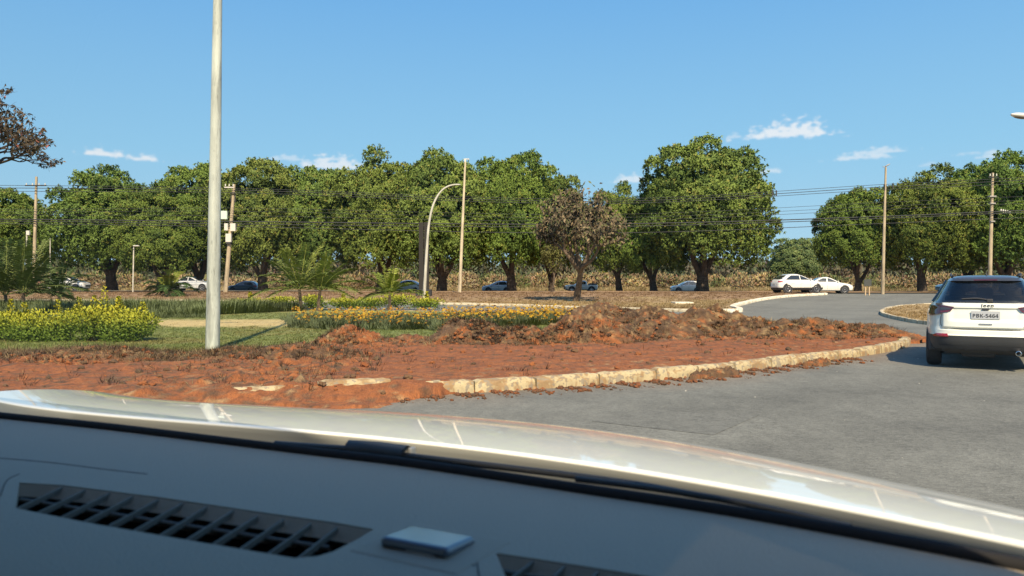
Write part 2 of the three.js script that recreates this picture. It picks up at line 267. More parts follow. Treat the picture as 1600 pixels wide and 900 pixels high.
kerb('kerb', 'pale kerb along the far side of the roundabout behind the lawn', kerbBack, 1, 0.14, 0.12, 0.015, M.kerb, 6);
kerb('kerb', 'long pale kerb in front of the dry brown field, beyond the flower bed', outerLeft.slice(1, 11), 1.0, 0.22, 0.14, 0.015, M.creamKerb, 7, 0.006);
kerb('kerb', 'bright white kerb curving up the exit road to the white cars', [[9.4, 36.6], [10.9, 36.9], ...exitLeft], 1.0, 0.3, 0.17, 0.015, M.whiteKerb, 8, 0.006);
kerb('kerb', 'white kerb round the dry traffic island left of the white SUV', rIsl, 1.0, 0.16, 0.13, 0.015, M.creamKerb, 9, 0.008);

// red earth dug up along the kerb
const lawnLine = [[-40, 14.3], [-10.3, 14.4], [-7.9, 14.6], [-6.4, 14.1], [-5.5, 13.9], [-4.6, 15.0], [-3.75, 16.8], [-1.6, 18.6], [0, 19.5], [1.9, 22], [3.4, 27], [5, 40]];
const kerbAt = (x) => plin(kerbFront.slice(0, 14).map(([a, b]) => [a, b]), x);
function soilMask(x, d) { // > 0 inside the bare earth, in metres from its edge
  const n = 0.5 * fbm2(x * 1.1, d * 1.1, 3);
  const back = plin(lawnLine, x) - d + n * 1.6, spill = x < -0.5 ? Math.min(1.05, (-0.5 - x) * 1.1) : 0;
  let front = d - (kerbAt(x) + 0.12 - spill) + (spill > 0 ? n * 0.9 : 0);
  if (x > 7.4) { let m = 9; for (const [a, b] of islandEdge) if (a > 6) m = Math.min(m, Math.hypot(a - x, b - d)); const inside = d > kerbAt(x) && x < 9.66 && (d < 20.9 || x < lerp(9.45, 3, (d - 20.9) / 10)); front = inside ? m - 0.12 : -m; }
  else if (d > 21) front = Math.min(front, (plin([[-18, 41], [-2, 34.6], [3, 31], [6.4, 27.4], [8.4, 24]], x) - d) * 0.7 - 0.12);
  return Math.min(back, front);
}
const ridge = (x) => plin([[-12, 14], [-6, 14], [-3.5, 15.6], [-1, 16.2], [1.6, 16.2], [4.4, 17.4], [7, 17.9], [9, 19]], x);
function soilY(x, d) {
  const m = soilMask(x, d), in01 = sstep(-0.1, 0.35, m), rough = x < -2.5 ? lerp(0.75, 0.3, sstep(-3.3, -5.2, x)) : sstep(-0.9, 0.3, d - ridge(x)) * 0.9 + 0.12;
  const n = fbm2(x * 0.9, d * 0.9, 4), f = fbm2(x * 4.5, d * 4.5, 3), clumps = Math.max(0, fbm2(x * 2.4 + 20, d * 2.4, 3)) ** 1.2;
  const track = 0.012 * Math.sin((d - kerbAt(x)) * 9 + n) * (1 - rough);
  const over = x < -0.5 ? 0.045 * sstep(-0.5, -1.6, x) * (1 - sstep(0.5, 2, d - kerbAt(x))) : 0;
                  // spilled earth thins out on the road
  let y = 0.15 + over + track + rough * (0.09 * n + 0.05 * f + 0.16 * clumps) ;
  if (d < kerbAt(x) + 0.15) y = lerp(y, 0.03 + 0.035 * n + 0.02 * f, sstep(0, 0.75, kerbAt(x) + 0.15 - d));
  return lerp(d < kerbAt(x) ? -0.05 : 0.05, y, in01);
}
function soilColor(x, d, y = 0, extra = 0) {
  const n = fbm2(x * 1.3 + 3, d * 1.3, 4), f = fbm2(x * 6 + 50, d * 6, 3), r = x < -2.5 ? lerp(0.5, 0.15, sstep(-3.5, -6.5, x)) : sstep(-1.2, 0.6, d - ridge(x));
  let c = mixc(C.red, C.redDeep, 0.5 + 0.8 * n + 0.4 * f);
  c = mixc(c, C.humus2, sstep(0.0, 0.45, n * 0.8 + f * 0.7 + r * 0.35 - 0.24 + extra));
  c = mixc(c, C.humus, sstep(0.18, 0.5, fbm2(x * 2.1 - 9, d * 2.1, 4) + r * 0.25 - 0.1 + extra * 0.6) * 0.9);
  if (x < -4) { const e = plin(lawnLine, x) - d, band = sstep(0.2, 0.6, e) * (1 - sstep(1.3, 2.1, e + 0.5 * n)) * sstep(-4, -5.5, x); c = mixc(c, mixc(C.humus2, C.tan, sstep(-0.2, 0.4, f + n)), band * 0.8); }
  return mixc(c, C.tan, sstep(0.28, 0.5, fbm2(x * 3.3 + 70, d * 2.2, 3) + 0.12 * r) * 0.6 * (1 - sstep(0.4, 1.2, soilMask(x, d) - 1) * (1 - r)));
}
{
  const nx = 470, x0 = -16.5, x1 = 9.9, rows = []; for (let d = 5.2; d < 33; d += d < 20 ? 0.05 : 0.12) rows.push(d);
  const p = [], c = [], uv = [], idx = [], keep = [];
  for (const d of rows) for (let i = 0; i <= nx; i++) { const x = lerp(x0, x1, i / nx); keep.push(soilMask(x, d) > -0.25); p.push(x, soilY(x, d), -d); c.push(...soilColor(x, d)); uv.push(x / 1.7, d / 1.7); }
  for (let j = 0; j < rows.length - 1; j++) for (let i = 0; i < nx; i++) { const a = j * (nx + 1) + i, b = a + nx + 1; if (keep[a] && keep[a + 1] && keep[b] && keep[b + 1]) idx.push(a, a + 1, b + 1, a, b + 1, b); }
  const g = new THREE.BufferGeometry(); g.setAttribute('position', new THREE.Float32BufferAttribute(p, 3)); g.setAttribute('color', new THREE.Float32BufferAttribute(c, 3)); g.setAttribute('uv', new THREE.Float32BufferAttribute(uv, 2)); g.setIndex(idx); g.computeVertexNormals();
  struct(mesh('bare_earth', g, M.soil));
}
// heaps of dug earth
const heaps = [];
function heap(label, px, d, r, h, stretch = 1, dark = 0.1, turn = 0) {
  const x = (px - 800) / 1200 * d, y = Math.max(0.1, soilMask(x, d) > 0 ? soilY(x, d) : 0.115) - 0.05, na = 84, nr = 34, ct = Math.cos(turn), st = Math.sin(turn);
  heaps.push([x, d, r * stretch, h, r]);
  const g = grid(na, nr, (a, t) => {
    const an = a * Math.PI * 2, rr = t * r * (1 + 0.22 * N2(Math.cos(an) * 1.2 + px, Math.sin(an) * 1.2)), lx = Math.cos(an) * rr * stretch, ld = Math.sin(an) * rr, ox = lx * ct - ld * st, od = lx * st + ld * ct;
    const wx = x + ox, wd = d + od, prof = (1 - t * t) ** 1.25, n = fbm2(wx * 1.5 + px, wd * 1.5, 4), f = fbm2(wx * 5, wd * 5 + px, 4), cl = Math.abs(fbm2(wx * 3.4 + px * 2, wd * 3.4, 3));
    const hh = h * prof * (1 + 0.4 * n) + Math.min(1, (1 - t) * 5) * (0.055 * f + 0.06 * (0.28 - cl) * Math.min(1, h * 2) + 0.045 * fbm2(wx * 12, wd * 12, 3));
    return [ox, hh - (t > 0.97 ? 0.09 : 0), -od, wx / 1.7, wd / 1.7 + hh / 1.7];
  }, (ox, hh, oz) => { const wx = x + ox, wd = d - oz; return soilColor(wx, wd + hh * 0.8, 0, dark + 0.1 + 0.25 * fbm3(wx * 2.2, hh * 4, wd * 2.2, 3)); });
  const m = mesh('earth_heap', g, M.soil); m.position.set(x, y, -d); return tag(m, label, 'dirt heap', 'heaps of dug earth');
}
heap('low reddish earth heap nearest the steel lamp pole, in front of the lawn', 545, 16.4, 0.75, 0.34, 1.1, -0.1);
heap('clumpy dark brown earth heap in front of the left part of the flower bed', 738, 16.6, 0.95, 0.5, 1.15, 0.3);
heap('small brown earth lump poking into the middle of the flower bed', 714, 19.0, 0.42, 0.42, 1.2, 0.3);
heap('low rough earth heap between the two larger heaps before the flowers', 812, 16.4, 0.8, 0.36, 1.25, 0.15);
heap('tall red earth heap right in front of the end of the flowers', 918, 16.9, 1.0, 0.55, 1.3, 0.0);
heap('dark grassy ridge of earth at the foot of the dry brown tree', 945, 24.5, 1.0, 0.58, 1.8, 0.45, 0.3);
heap('red and brown earth heap with broken sods, centre of the dug strip', 1040, 18.4, 1.2, 0.5, 1.1, 0.22);
heap('highest dark brown earth heap, straight left of the bright white kerb', 1108, 19.6, 1.1, 0.6, 1.35, 0.3);
heap('dark brown crumbly heap at the back, between dry tree and exit road', 1018, 23.5, 0.9, 0.5, 1.4, 0.4);
heap('rounded brown earth heap behind the middle of the worn kerb', 1180, 18.9, 1.0, 0.38, 1.4, 0.35);
heap('long smooth red heap near the right end of the dug strip', 1262, 18.4, 1.1, 0.4, 1.5, 0.2);
heap('last low earth bank at the right tip of the roundabout', 1345, 18.7, 0.7, 0.28, 2.0, 0.25, -0.25);
heap('crumbled dark clods heaped on the earth in front of the steel lamp pole', 470, 13.2, 0.8, 0.24, 1.4, 0.35, -0.2);
heap('little mound of earth banked beside the foot of the steel lamp pole', 368, 13.9, 0.5, 0.12, 1.4, 0.05);
heap('trampled red mound at the left edge, in front of the golden shrubs', 150, 13.0, 1.0, 0.2, 1.8, 0.0);
heap('dark spill of earth over the worn kerb onto the asphalt', 1277, 13.0, 0.14, 0.055, 2.2, 0.7, 0.5);
heap('crumbs of brown earth spilled along the road side of the worn kerb', 1120, 11.45, 0.15, 0.05, 3.6, 0.6, 0.6);
function heapY(x, d) { let y = Math.max(0.0, soilMask(x, d) > 0 ? soilY(x, d) : 0); for (const [hx, hd, r, h, rd] of heaps) { const t = ((x - hx) / r) ** 2 + ((d - hd) / rd) ** 2; if (t < 1) y = Math.max(y, 0.1 + h * (1 - t) ** 1.25); } return y; }

// ------------------------------------------------------------ clods, straw, pebbles
function clodGeo(seed) { const g = mergeVertices(new THREE.IcosahedronGeometry(1, 3).deleteAttribute('uv').deleteAttribute('normal')), P = g.attributes.position, c = []; for (let i = 0; i < P.count; i++) { const x = P.getX(i), y = P.getY(i), z = P.getZ(i), k = 1 + 0.9 * fbm3(x * 1.4 + seed, y * 1.4, z * 1.4, 4); P.setXYZ(i, x * k, y * k * 0.7, z * k); c.push(1, 1, 1); } g.setAttribute('color', new THREE.Float32BufferAttribute(c, 3)); g.computeVertexNormals(); return g; }
const dummy = new THREE.Object3D(), tint = new THREE.Color();
function scatter(name, label, geo, material, n, seed, place, category) { // place(r) -> [x, y, z, size, yaw, tilt, [r, g, b], sizeY] or null
  const r = rngOf(seed), list = []; for (let i = 0; i < n * 6 && list.length < n; i++) { const q = place(r); if (q) list.push(q); }
  const m = new THREE.InstancedMesh(geo, material, list.length); m.name = numbered(name); m.castShadow = m.receiveShadow = true;
  list.forEach(([x, y, z, s, yaw, tilt, c, sy], i) => { dummy.position.set(x, y, z); dummy.rotation.set(tilt, yaw, tilt * 0.6); dummy.scale.set(s, sy ?? s, s); dummy.updateMatrix(); m.setMatrixAt(i, dummy.matrix); m.setColorAt(i, tint.setRGB(...c)); });
  scene.add(m); stuff(m); return tag(m, label, category);
}
const clodPlace = (smin, smax, kc) => (r) => {
  let x, d; const k = r();
  if (k < 0.55) { const h = heaps[Math.floor(r() * (heaps.length - 2))], a = r() * 6.283, q = Math.sqrt(r()) * 1.1; x = h[0] + Math.cos(a) * q * h[2]; d = h[1] + Math.sin(a) * q * h[4]; }
  else { x = lerp(-13, 9.4, r()); d = lerp(9, 24, r()); if (soilMask(x, d) < 0.05) return null; if (x > -2 && d < ridge(x) - 0.5 && r() < 0.8) return null; if (x < -5 && r() < 0.75) return null; }
  if (soilMask(x, d) < -0.6) return null;
  const s = lerp(smin, smax, r() ** 2.5), c = r() < kc ? mixc(C.humus, C.humus2, r()) : mixc(C.red, C.redDeep, r());
  return [x, heapY(x, d) + s * 0.25, -d, s, r() * 6.3, r() - 0.5, c];
};
scatter('earth_clods', 'loose dark and red clods strewn over the dug earth', clodGeo(1), M.clod, 1500, 21, clodPlace(0.012, 0.06, 0.85), 'clods');
scatter('earth_clods', 'small crumbs of earth between the heaps', clodGeo(5), M.clod, 5200, 22, clodPlace(0.01, 0.05, 0.6), 'clods');
scatter('earth_crumbs', 'crumbs of red earth lying along the kerb on the asphalt', clodGeo(9), M.clod, 2200, 23, (r) => { const t = r(), i = Math.floor(t * 40), [x, d] = islandEdge[i + 14] ?? islandEdge[20], q = -Math.abs((r() + r() - 1)) * 0.55; if (x < -3) return null; const s = 0.005 + 0.028 * r() ** 4; return [x + q * -0.5 + (r() - 0.5) * 0.3, 0.018 + s * 0.3, -(d + q), s, r() * 6, 0, mixc(C.humus, C.redDeep, r())]; }, 'crumbs');
function tuftGeo(n, seed, spread, w, lean = 0.5) { const g = new GB(), r = rngOf(seed); for (let i = 0; i < n; i++) { const a = r() * 6.283, q = spread * Math.sqrt(r()), l = 0.55 + 0.45 * r(), d = new THREE.Vector3(Math.cos(a) * lean * r(), 1, Math.sin(a) * lean * r()).normalize(), s = new THREE.Vector3(-Math.sin(a + r()), 0, Math.cos(a + r())), k = 0.8 + 0.4 * r(); g.leaf(new THREE.Vector3(Math.cos(a) * q, -0.02, Math.sin(a) * q), d, l, s, w, new THREE.Vector3(d.x, 1.2, d.z).normalize(), [k, k, k * 0.95], 0.35); } return g.build(); }
const straw = tuftGeo(9, 3, 0.5, 0.03, 2.2);
scatter('dry_straw', 'dry straw and grass roots lying on the dug earth', straw, M.grass, 2600, 24, (r) => { const q = clodPlace(0.02, 0.1, 0.5)(r); if (!q) return null; const k = 0.6 + 0.6 * r(); return [q[0], q[1] - 0.01, q[2], 0.05 + 0.12 * r(), q[4], (r() - 0.5) * 1.2, r() < 0.4 ? [0.1 * k, 0.07 * k, 0.04 * k] : [0.34 * k, 0.25 * k, 0.12 * k]]; }, 'dry straw');
const sod = tuftGeo(26, 13, 0.55, 0.02, 2.6);
scatter('sods', 'dark torn sods and roots on the heaps of earth', sod, M.grass, 3600, 26, (r) => { const q = clodPlace(0.02, 0.1, 0.5)(r); if (!q) return null; const k = 0.6 + 0.7 * r(), u = r(); return [q[0], q[1] - 0.03, q[2], 0.07 + 0.11 * r(), q[4], (r() - 0.5) * 1.4, u < 0.62 ? [0.085 * k, 0.058 * k, 0.038 * k] : u < 0.85 ? [0.17 * k, 0.115 * k, 0.062 * k] : [0.3 * k, 0.22 * k, 0.11 * k]]; }, 'sods');
scatter('dry_straw', 'dry grass litter along the edge of the lawn at the left', tuftGeo(12, 17, 0.8, 0.02, 2.6), M.grass, 2600, 27, (r) => { const x = lerp(-13, -4.6, r()), d = plin(lawnLine, x) - 0.25 - 1.5 * r(); const k = 0.6 + 0.6 * r(); return [x, heapY(x, d) - 0.01, -d, 0.05 + 0.11 * r(), r() * 6, (r() - 0.5), r() < 0.5 ? [0.15 * k, 0.1 * k, 0.055 * k] : [0.3 * k, 0.23 * k, 0.12 * k]]; }, 'dry straw');
scatter('gravel', 'pale pebbles scattered over the asphalt', clodGeo(3), M.clod, 90, 25, (r) => { const x = lerp(-1, 12, r()), d = lerp(3, 22, r()); if (d > kerbAt(x) - 0.4 && x < 9.9) return null; const s = 0.003 + 0.008 * r() ** 2; return [x, 0.017, -d, s, r() * 6, 0, [0.5, 0.48, 0.42]]; }, 'pebbles');

// ------------------------------------------------------------ grass
const inLawn = (x, d) => d > kerbAt(x) && d < plin([[-45, 43], [-30, 43], [-18, 41.2], [-9, 38.2], [-2, 34.6], [3, 31], [6.4, 27.4], [8.4, 24]], x) - 0.3 && soilMask(x, d) < 0.05;
scatter('lawn_grass', 'short green lawn of the roundabout', tuftGeo(10, 4, 1.1, 0.05, 0.9), M.grass, 26000, 31, (r) => { const d = 13.5 + 20 * r() ** 1.5, x = (lerp(-60, 920, r()) - 800) / 1200 * d; if (!inLawn(x, d)) return null; const c = lawnColor(x, d), k = 0.85 + 0.5 * r(); if (c[0] > 0.26 && r() < 0.93) return null; return [x, 0.105, -d, 0.04 + 0.045 * r(), r() * 6.3, 0, [c[0] * k, c[1] * k, c[2] * k]]; }, 'grass');
scatter('tall_grass', 'tall dark green grass strip behind the golden shrubs', tuftGeo(20, 6, 0.6, 0.018, 0.8), M.grass, 8000, 32, (r) => { const d = 28.5 + 8.5 * r(), px = lerp(-80, 470, r()), x = (px - 800) / 1200 * d; if (px > 330 && d < 31.5 + (px - 330) * 0.03) return null; const n = fbm2(x * 0.3, d * 0.6), k = 0.75 + 0.5 * r() + 0.4 * n; return [x, 0.1, -d, (0.42 + 0.3 * r() + 0.28 * n) * lerp(0.35, 1, sstep(28.3, 31.5, d + n)), r() * 6.3, 0, [0.18 * k, 0.225 * k, 0.1 * k]]; }, 'grass');
scatter('dry_grass', 'short dry grass on the brown field in front of the trees', tuftGeo(9, 8, 0.9, 0.06, 1.1), M.grass, 12000, 33, (r) => { const d = 40 + 30 * r() ** 1.3, x = lerp(-45, 27, r()), e = plin(outerLeft, x) + 0.7; if (d < e || (x > 11 && x > plin(exitLeft.map(([a, b]) => [b, a]), d) - 0.6)) return null; const c = fieldColor(x, d), k = 0.8 + 0.5 * r(); return [x, H(x, d) + 0.1, -d, 0.09 + 0.1 * r(), r() * 6.3, 0, [c[0] * k, c[1] * k, c[2] * k]]; }, 'dry grass');
scatter('dry_grass', 'dry grass on the small traffic island by the right edge', tuftGeo(9, 9, 0.8, 0.05, 1.0), M.grass, 1300, 34, (r) => { const q = hit(lerp(1385, 1500, r()), lerp(473, 506, r())); const [x, d] = q; let ok = false; for (let i = 0, n = rEdge.length, j = n - 1; i < n; j = i++) { const [ax, ay] = rEdge[i], [bx, by] = rEdge[j]; if (ay > d !== by > d && x < ((bx - ax) * (d - ay)) / (by - ay) + ax) ok = !ok; } if (!ok) return null; const k = 0.7 + 0.6 * r(); return [x, 0.1 + H(x, d), -d, 0.06 + 0.09 * r(), r() * 6, 0, [0.42 * k, 0.3 * k, 0.14 * k]]; }, 'dry grass');

// ------------------------------------------------------------ trees
const V = (x, y, z) => new THREE.Vector3(x, y, z);
const unit = (r) => { const z = r() * 2 - 1, a = r() * 6.2832, q = Math.sqrt(1 - z * z); return V(q * Math.cos(a), z, q * Math.sin(a)); };
// a rosette of leaves at p, facing out along o
function rosette(g, r, p, o, n, l, w, col, normalOut, droop = 0.35) {
  for (let i = 0; i < n; i++) {
    const q = unit(r), d = q.multiplyScalar(1.0).add(o.clone().multiplyScalar(0.75)); d.y -= droop; d.normalize();
    const s = unit(r).cross(d).normalize(), fn = d.clone().cross(s).normalize(); if (fn.dot(o) < 0) fn.negate();
    const nn = fn.multiplyScalar(0.75).add(normalOut.clone().multiplyScalar(0.6)).normalize(), k = 0.8 + 0.4 * r();
    g.leaf(p, d, l * (0.7 + 0.5 * r()), s, w * (0.8 + 0.4 * r()), nn, [col[0] * k, col[1] * k, col[2] * k], 0.42, l * 0.08);
  }
}
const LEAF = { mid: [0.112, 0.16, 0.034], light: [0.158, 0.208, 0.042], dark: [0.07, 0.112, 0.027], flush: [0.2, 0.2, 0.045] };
// mango crown: many clumps packed on a broad dome, drooping almost to the ground
function mangoCrown(seed, R, top, skirt) {
  const r = rngOf(seed), g = new GB(), lobes = [], cy = lerp(skirt, top, 0.46), up = top - cy, down = cy - skirt;
  const count = 92;
  for (let i = 0; i < count; i++) { // spread over the dome
    const f = (i + 0.5) / count, yy = 1 - 1.75 * f, a = i * 2.39996 + seed, q = Math.sqrt(Math.max(0, 1 - Math.min(1, Math.abs(yy)) ** 2.6)), k = 0.86 + 0.42 * fbm3(Math.cos(a) * 1.1 * q + seed, yy * 1.1, Math.sin(a) * 1.1 * q, 2) + 0.16 * r();
    const o = V(Math.cos(a) * q, yy, Math.sin(a) * q);
    lobes.push({ c: V(o.x * R * 0.83 * k, cy + (yy > 0 ? yy * up * 0.86 : yy * down * 0.9) * (yy > 0 ? k : 1), o.z * R * 0.83 * k), s: R * (0.12 + 0.14 * r()), o, t: r() });
  }
  for (const L of lobes) {
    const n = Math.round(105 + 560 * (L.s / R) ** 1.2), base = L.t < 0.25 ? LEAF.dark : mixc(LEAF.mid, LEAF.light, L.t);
    for (let i = 0; i < n; i++) {
      const d = unit(r).add(L.o.clone().multiplyScalar(0.45)); d.y += 0.5; d.normalize(); const rad = L.s * (0.55 + 0.5 * Math.sqrt(r())) * (1 + 0.35 * N3(d.x * 2 + L.t * 50, d.y * 2, d.z * 2));
      const p = V(L.c.x + d.x * rad, L.c.y + d.y * rad * 0.85, L.c.z + d.z * rad), out = d.clone().multiplyScalar(0.7).add(L.o.clone().multiplyScalar(0.5)).normalize();
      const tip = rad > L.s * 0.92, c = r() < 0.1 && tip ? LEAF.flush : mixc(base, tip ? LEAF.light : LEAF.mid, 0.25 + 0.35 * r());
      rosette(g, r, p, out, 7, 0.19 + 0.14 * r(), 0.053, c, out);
    }
  }
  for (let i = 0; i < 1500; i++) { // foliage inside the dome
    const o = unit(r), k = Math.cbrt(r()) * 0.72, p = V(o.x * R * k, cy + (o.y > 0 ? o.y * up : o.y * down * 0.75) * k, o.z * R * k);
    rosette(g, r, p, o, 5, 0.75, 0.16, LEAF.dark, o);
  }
  return g.build();
}
function mangoTrunk(seed, R, top, skirt, lean = 0) {
  const r = rngOf(seed), gs = [], n = 3 + Math.floor(r() * 2), fork = 1.1 + r() * 1.1, rad = 0.42 + 0.12 * r();
  gs.push(tube([V(0, -0.3, 0), V(lean * 0.3, fork * 0.5, 0), V(lean * 0.6, fork + 0.5, 0.05)], (t) => rad * (1.35 - 0.5 * t), 0, 10, 9));
  for (let i = 0; i < n; i++) {
    const a = (i + 0.4 * r()) / n * 6.283 + seed, sp = 0.35 + 0.3 * r(), q = [V(lean * 0.45, fork * 0.75, 0)];
    for (let k = 1; k <= 4; k++) q.push(V(lean * 0.5 + Math.cos(a) * R * sp * k / 4 * 1.1 + (r() - 0.5) * 0.4, fork * 0.75 + (top - fork) * 0.6 * k / 4, Math.sin(a) * R * sp * k / 4 * 1.1 + (r() - 0.5) * 0.4));
    gs.push(tube(q, (t) => rad * 0.68 * (1 - 0.8 * t), 0, 14, 7));
    const b = a + 0.7 + r() * 0.6, s = q[2]; gs.push(tube([s, V(s.x + Math.cos(b) * 1.6, s.y + 1.1, s.z + Math.sin(b) * 1.6), V(s.x + Math.cos(b) * R * 0.55, s.y + 2.6, s.z + Math.sin(b) * R * 0.55)], rad * 0.34, 0.05, 10, 6));
  }
  return join(...gs);
}
const protos = [];
for (let i = 0; i < 4; i++) { const R = 6.2, top = 14, skirt = [1.7, 2.2, 1.5, 1.9][i]; protos.push({ crown: mangoCrown(101 + i * 17, R, top, skirt), trunk: mangoTrunk(55 + i * 7, R, top, skirt, (i - 1.5) * 0.4) }); }
function mango(label, px, d, v, width, height, turn = 0) { // crown width and height in metres
  const t = thing('mango_tree', label, 'tree', onGround(px, d), turn, 'broad mango trees along the far road');
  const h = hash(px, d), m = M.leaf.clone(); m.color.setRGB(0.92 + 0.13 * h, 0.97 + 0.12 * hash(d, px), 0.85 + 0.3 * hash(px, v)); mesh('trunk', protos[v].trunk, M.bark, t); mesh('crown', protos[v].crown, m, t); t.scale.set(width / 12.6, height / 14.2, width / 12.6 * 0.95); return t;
}
mango('dark tree at the left edge, behind the bare branches', 8, 88, 1, 10.5, 12.2, 0.4);
mango('broad tree, the first right of the gap at the left edge', 176, 84, 0, 13.2, 13.6, 1.3);
mango('tree behind the tall steel lamp pole, between two others', 312, 86, 2, 12.8, 14.3, 2.9);
mango('low dark tree directly left of the leaning pole with boxes', 248, 80, 3, 8.5, 10.4, 0.6);
mango('tree right of the leaning utility pole with the white boxes', 412, 84, 3, 11.8, 14.4, 4.4);
mango('tree standing behind the double palm in the middle of the row', 498, 87, 1, 11.5, 14.6, 5.2);
mango('tall tree left of the curved lamp, its top above its neighbours', 594, 85, 0, 11.8, 15.2, 3.6);
mango('tall tree with the pale leaning trunks right behind the curved lamp', 690, 84, 2, 12.2, 15.5, 0.5);
mango('tree with a forked dark trunk behind the grey hatchback', 800, 85, 3, 11.5, 15.2, 2.2);
mango('tree whose right shoulder stands behind the dry brown tree', 862, 88, 1, 9.2, 13.9, 1.0);
mango('smaller tree right of the dry brown tree, left of the biggest one', 968, 88, 0, 8.2, 12.4, 0.1);
mango('biggest tree of all, alone beside the gap where the sky shows', 1098, 81, 2, 15.0, 16.2, 1.75);
mango('dark low tree tucked under the left side of the biggest tree', 1022, 85, 3, 8.6, 11, 3.3);
mango('first tree right of the sky gap, behind the slender pole', 1340, 84, 1, 9.6, 11.6, 2.4);
mango('forked tree in the middle of the right group, behind the traffic island', 1442, 80, 0, 10.6, 12.8, 4.9);
mango('tall tree at the right edge, behind the utility pole and white SUV', 1570, 79, 2, 12.2, 14.6, 3.9);
mango('dark tree filling the space between the forked tree and the right edge one', 1508, 86, 3, 10.2, 12.6, 5.6);
{ // paler round tree far beyond the road
  const t = thing('far_tree', 'small pale green tree far behind the road, in the gap by the white cars', 'tree', onGround(1243, 128), 0.5);
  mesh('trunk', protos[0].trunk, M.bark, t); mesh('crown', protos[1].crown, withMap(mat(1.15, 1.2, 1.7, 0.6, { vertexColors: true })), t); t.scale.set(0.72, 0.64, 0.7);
}
// bare and dry trees: limbs split again and again
function limbs(seed, o) { // returns the wood and the twig ends
  const r = rngOf(seed), gs = [], tips = [];
  const grow = (p, dir, len, rad, depth) => {
    const pts = [p]; let q = p, d = dir.clone();
    for (let i = 0; i < 3; i++) { d = d.clone().add(unit(r).multiplyScalar(o.bend)).add(V(0, o.lift, 0)).normalize(); q = q.clone().addScaledVector(d, len / 3); pts.push(q); }
    gs.push(tube(pts, rad, rad * 0.62, depth > 3 ? 6 : 4, depth > 3 ? 7 : 4));
    if (depth <= 2) for (const t of pts.slice(1)) tips.push([t, d]);
    if (depth === 0) return;
    const n = depth > o.depth - 1 ? o.first : 2 + (r() < 0.45 ? 1 : 0);
    for (let i = 0; i < n; i++) { const a = i / n * 6.283 + r() * 2, side = V(Math.cos(a), 0.1, Math.sin(a)), k = o.spread * (0.6 + 0.7 * r()); grow(i % 2 && depth < o.depth ? pts[2] : q, d.clone().multiplyScalar(1).addScaledVector(side, k).normalize(), len * (0.62 + 0.2 * r()), rad * 0.6, depth - 1); }
  };
  if (o.from) gs.push(tube([V(0, -0.2, 0), V(0.06, o.from * 0.5, 0.03), V(0, o.from + 0.1, 0)], o.rad * 1.5, o.rad, 8, 9));
  grow(V(0, o.from ?? -0.2, 0), V(o.lean ?? 0, 1, 0).normalize(), o.trunk, o.rad, o.depth);
  return [join(...gs), tips];
}
{
  const t = thing('bare_tree', 'nearly leafless tree with dark tangled twigs at the upper left edge', 'tree', [-18.0, 0.1, -24], Math.PI);
  const [wood, tips] = limbs(15, { trunk: 1.9, rad: 0.15, depth: 7, first: 5, spread: 0.85, bend: 0.34, lift: 0.02, from: 4.1 });
  t.scale.setScalar(0.86);
  mesh('trunk', wood, withMap(mat(0.09, 0.072, 0.062, 0.95), T.bark), t);
  const g = new GB(), r = rngOf(3); for (const [p] of tips) { if (r() < 0.62) continue; const n = 1 + Math.floor(r() * 3); for (let i = 0; i < n; i++) { const d = unit(r); d.y -= 0.7; d.normalize(); const s = unit(r).cross(d).normalize(), u = r(), k = 0.7 + 0.6 * r(), c = u < 0.025 ? [0.36, 0.12, 0.09] : u < 0.4 ? [0.115, 0.085, 0.055] : [0.075, 0.062, 0.045]; g.leaf(p, d, 0.11 + 0.09 * r(), s, 0.034, d.clone().cross(s), c.map((q) => q * k)); } }
  mesh('dead_leaves', g.build(), M.dryLeaf, t);
}
{
  const p = onGround(899, 50), t = thing('dry_tree', 'dry tree with withered brown leaves in the middle of the brown field', 'tree', p);
  const [wood, tips] = limbs(29, { trunk: 2.2, rad: 0.25, depth: 5, first: 5, spread: 0.8, bend: 0.28, lift: 0.05 });
  mesh('trunk', wood, M.dryBark, t);
  const g = new GB(), r = rngOf(4); for (const [q] of tips) { if (q.y < 1.8) continue; for (let i = 0; i < 6; i++) { const d = unit(r); d.y -= 0.75; d.normalize(); const s = unit(r).cross(d).normalize(), b = q.clone().addScaledVector(unit(r), 0.55 * r()), k = 0.65 + 0.7 * r(), u = r(), c = u < 0.25 ? [0.19, 0.145, 0.085] : u < 0.5 ? [0.105, 0.115, 0.05] : [0.105, 0.085, 0.055]; const nn = d.clone().cross(s); nn.z = Math.abs(nn.z); g.leaf(b, d, 0.2 + 0.12 * r(), s, 0.055, nn.add(V(0, 0.3, 0.2)).normalize(), c.map((e) => e * k)); } }
  mesh('withered_leaves', g.build(), M.dryLeaf, t); t.scale.set(1.05, 1.18, 1.05);
}
{ // slim bare sapling behind it
  const t = thing('sapling', 'slim young tree with a thin pale trunk left of the dry brown tree', 'tree', onGround(862, 76));
  const [wood, tips] = limbs(37, { trunk: 2.0, rad: 0.11, depth: 3, first: 3, spread: 0.5, bend: 0.2, lift: 0.15 });
  mesh('trunk', wood, M.dryBark, t); const g = new GB(), r = rngOf(9); for (const [q] of tips) for (let i = 0; i < 12; i++) { const d = unit(r), s = unit(r).cross(d).normalize(); g.leaf(q.clone().addScaledVector(unit(r), 0.5 * r()), d, 0.3, s, 0.08, d.clone().cross(s), [0.1, 0.1, 0.03]); } mesh('crown', g.build(), M.leaf, t);
}
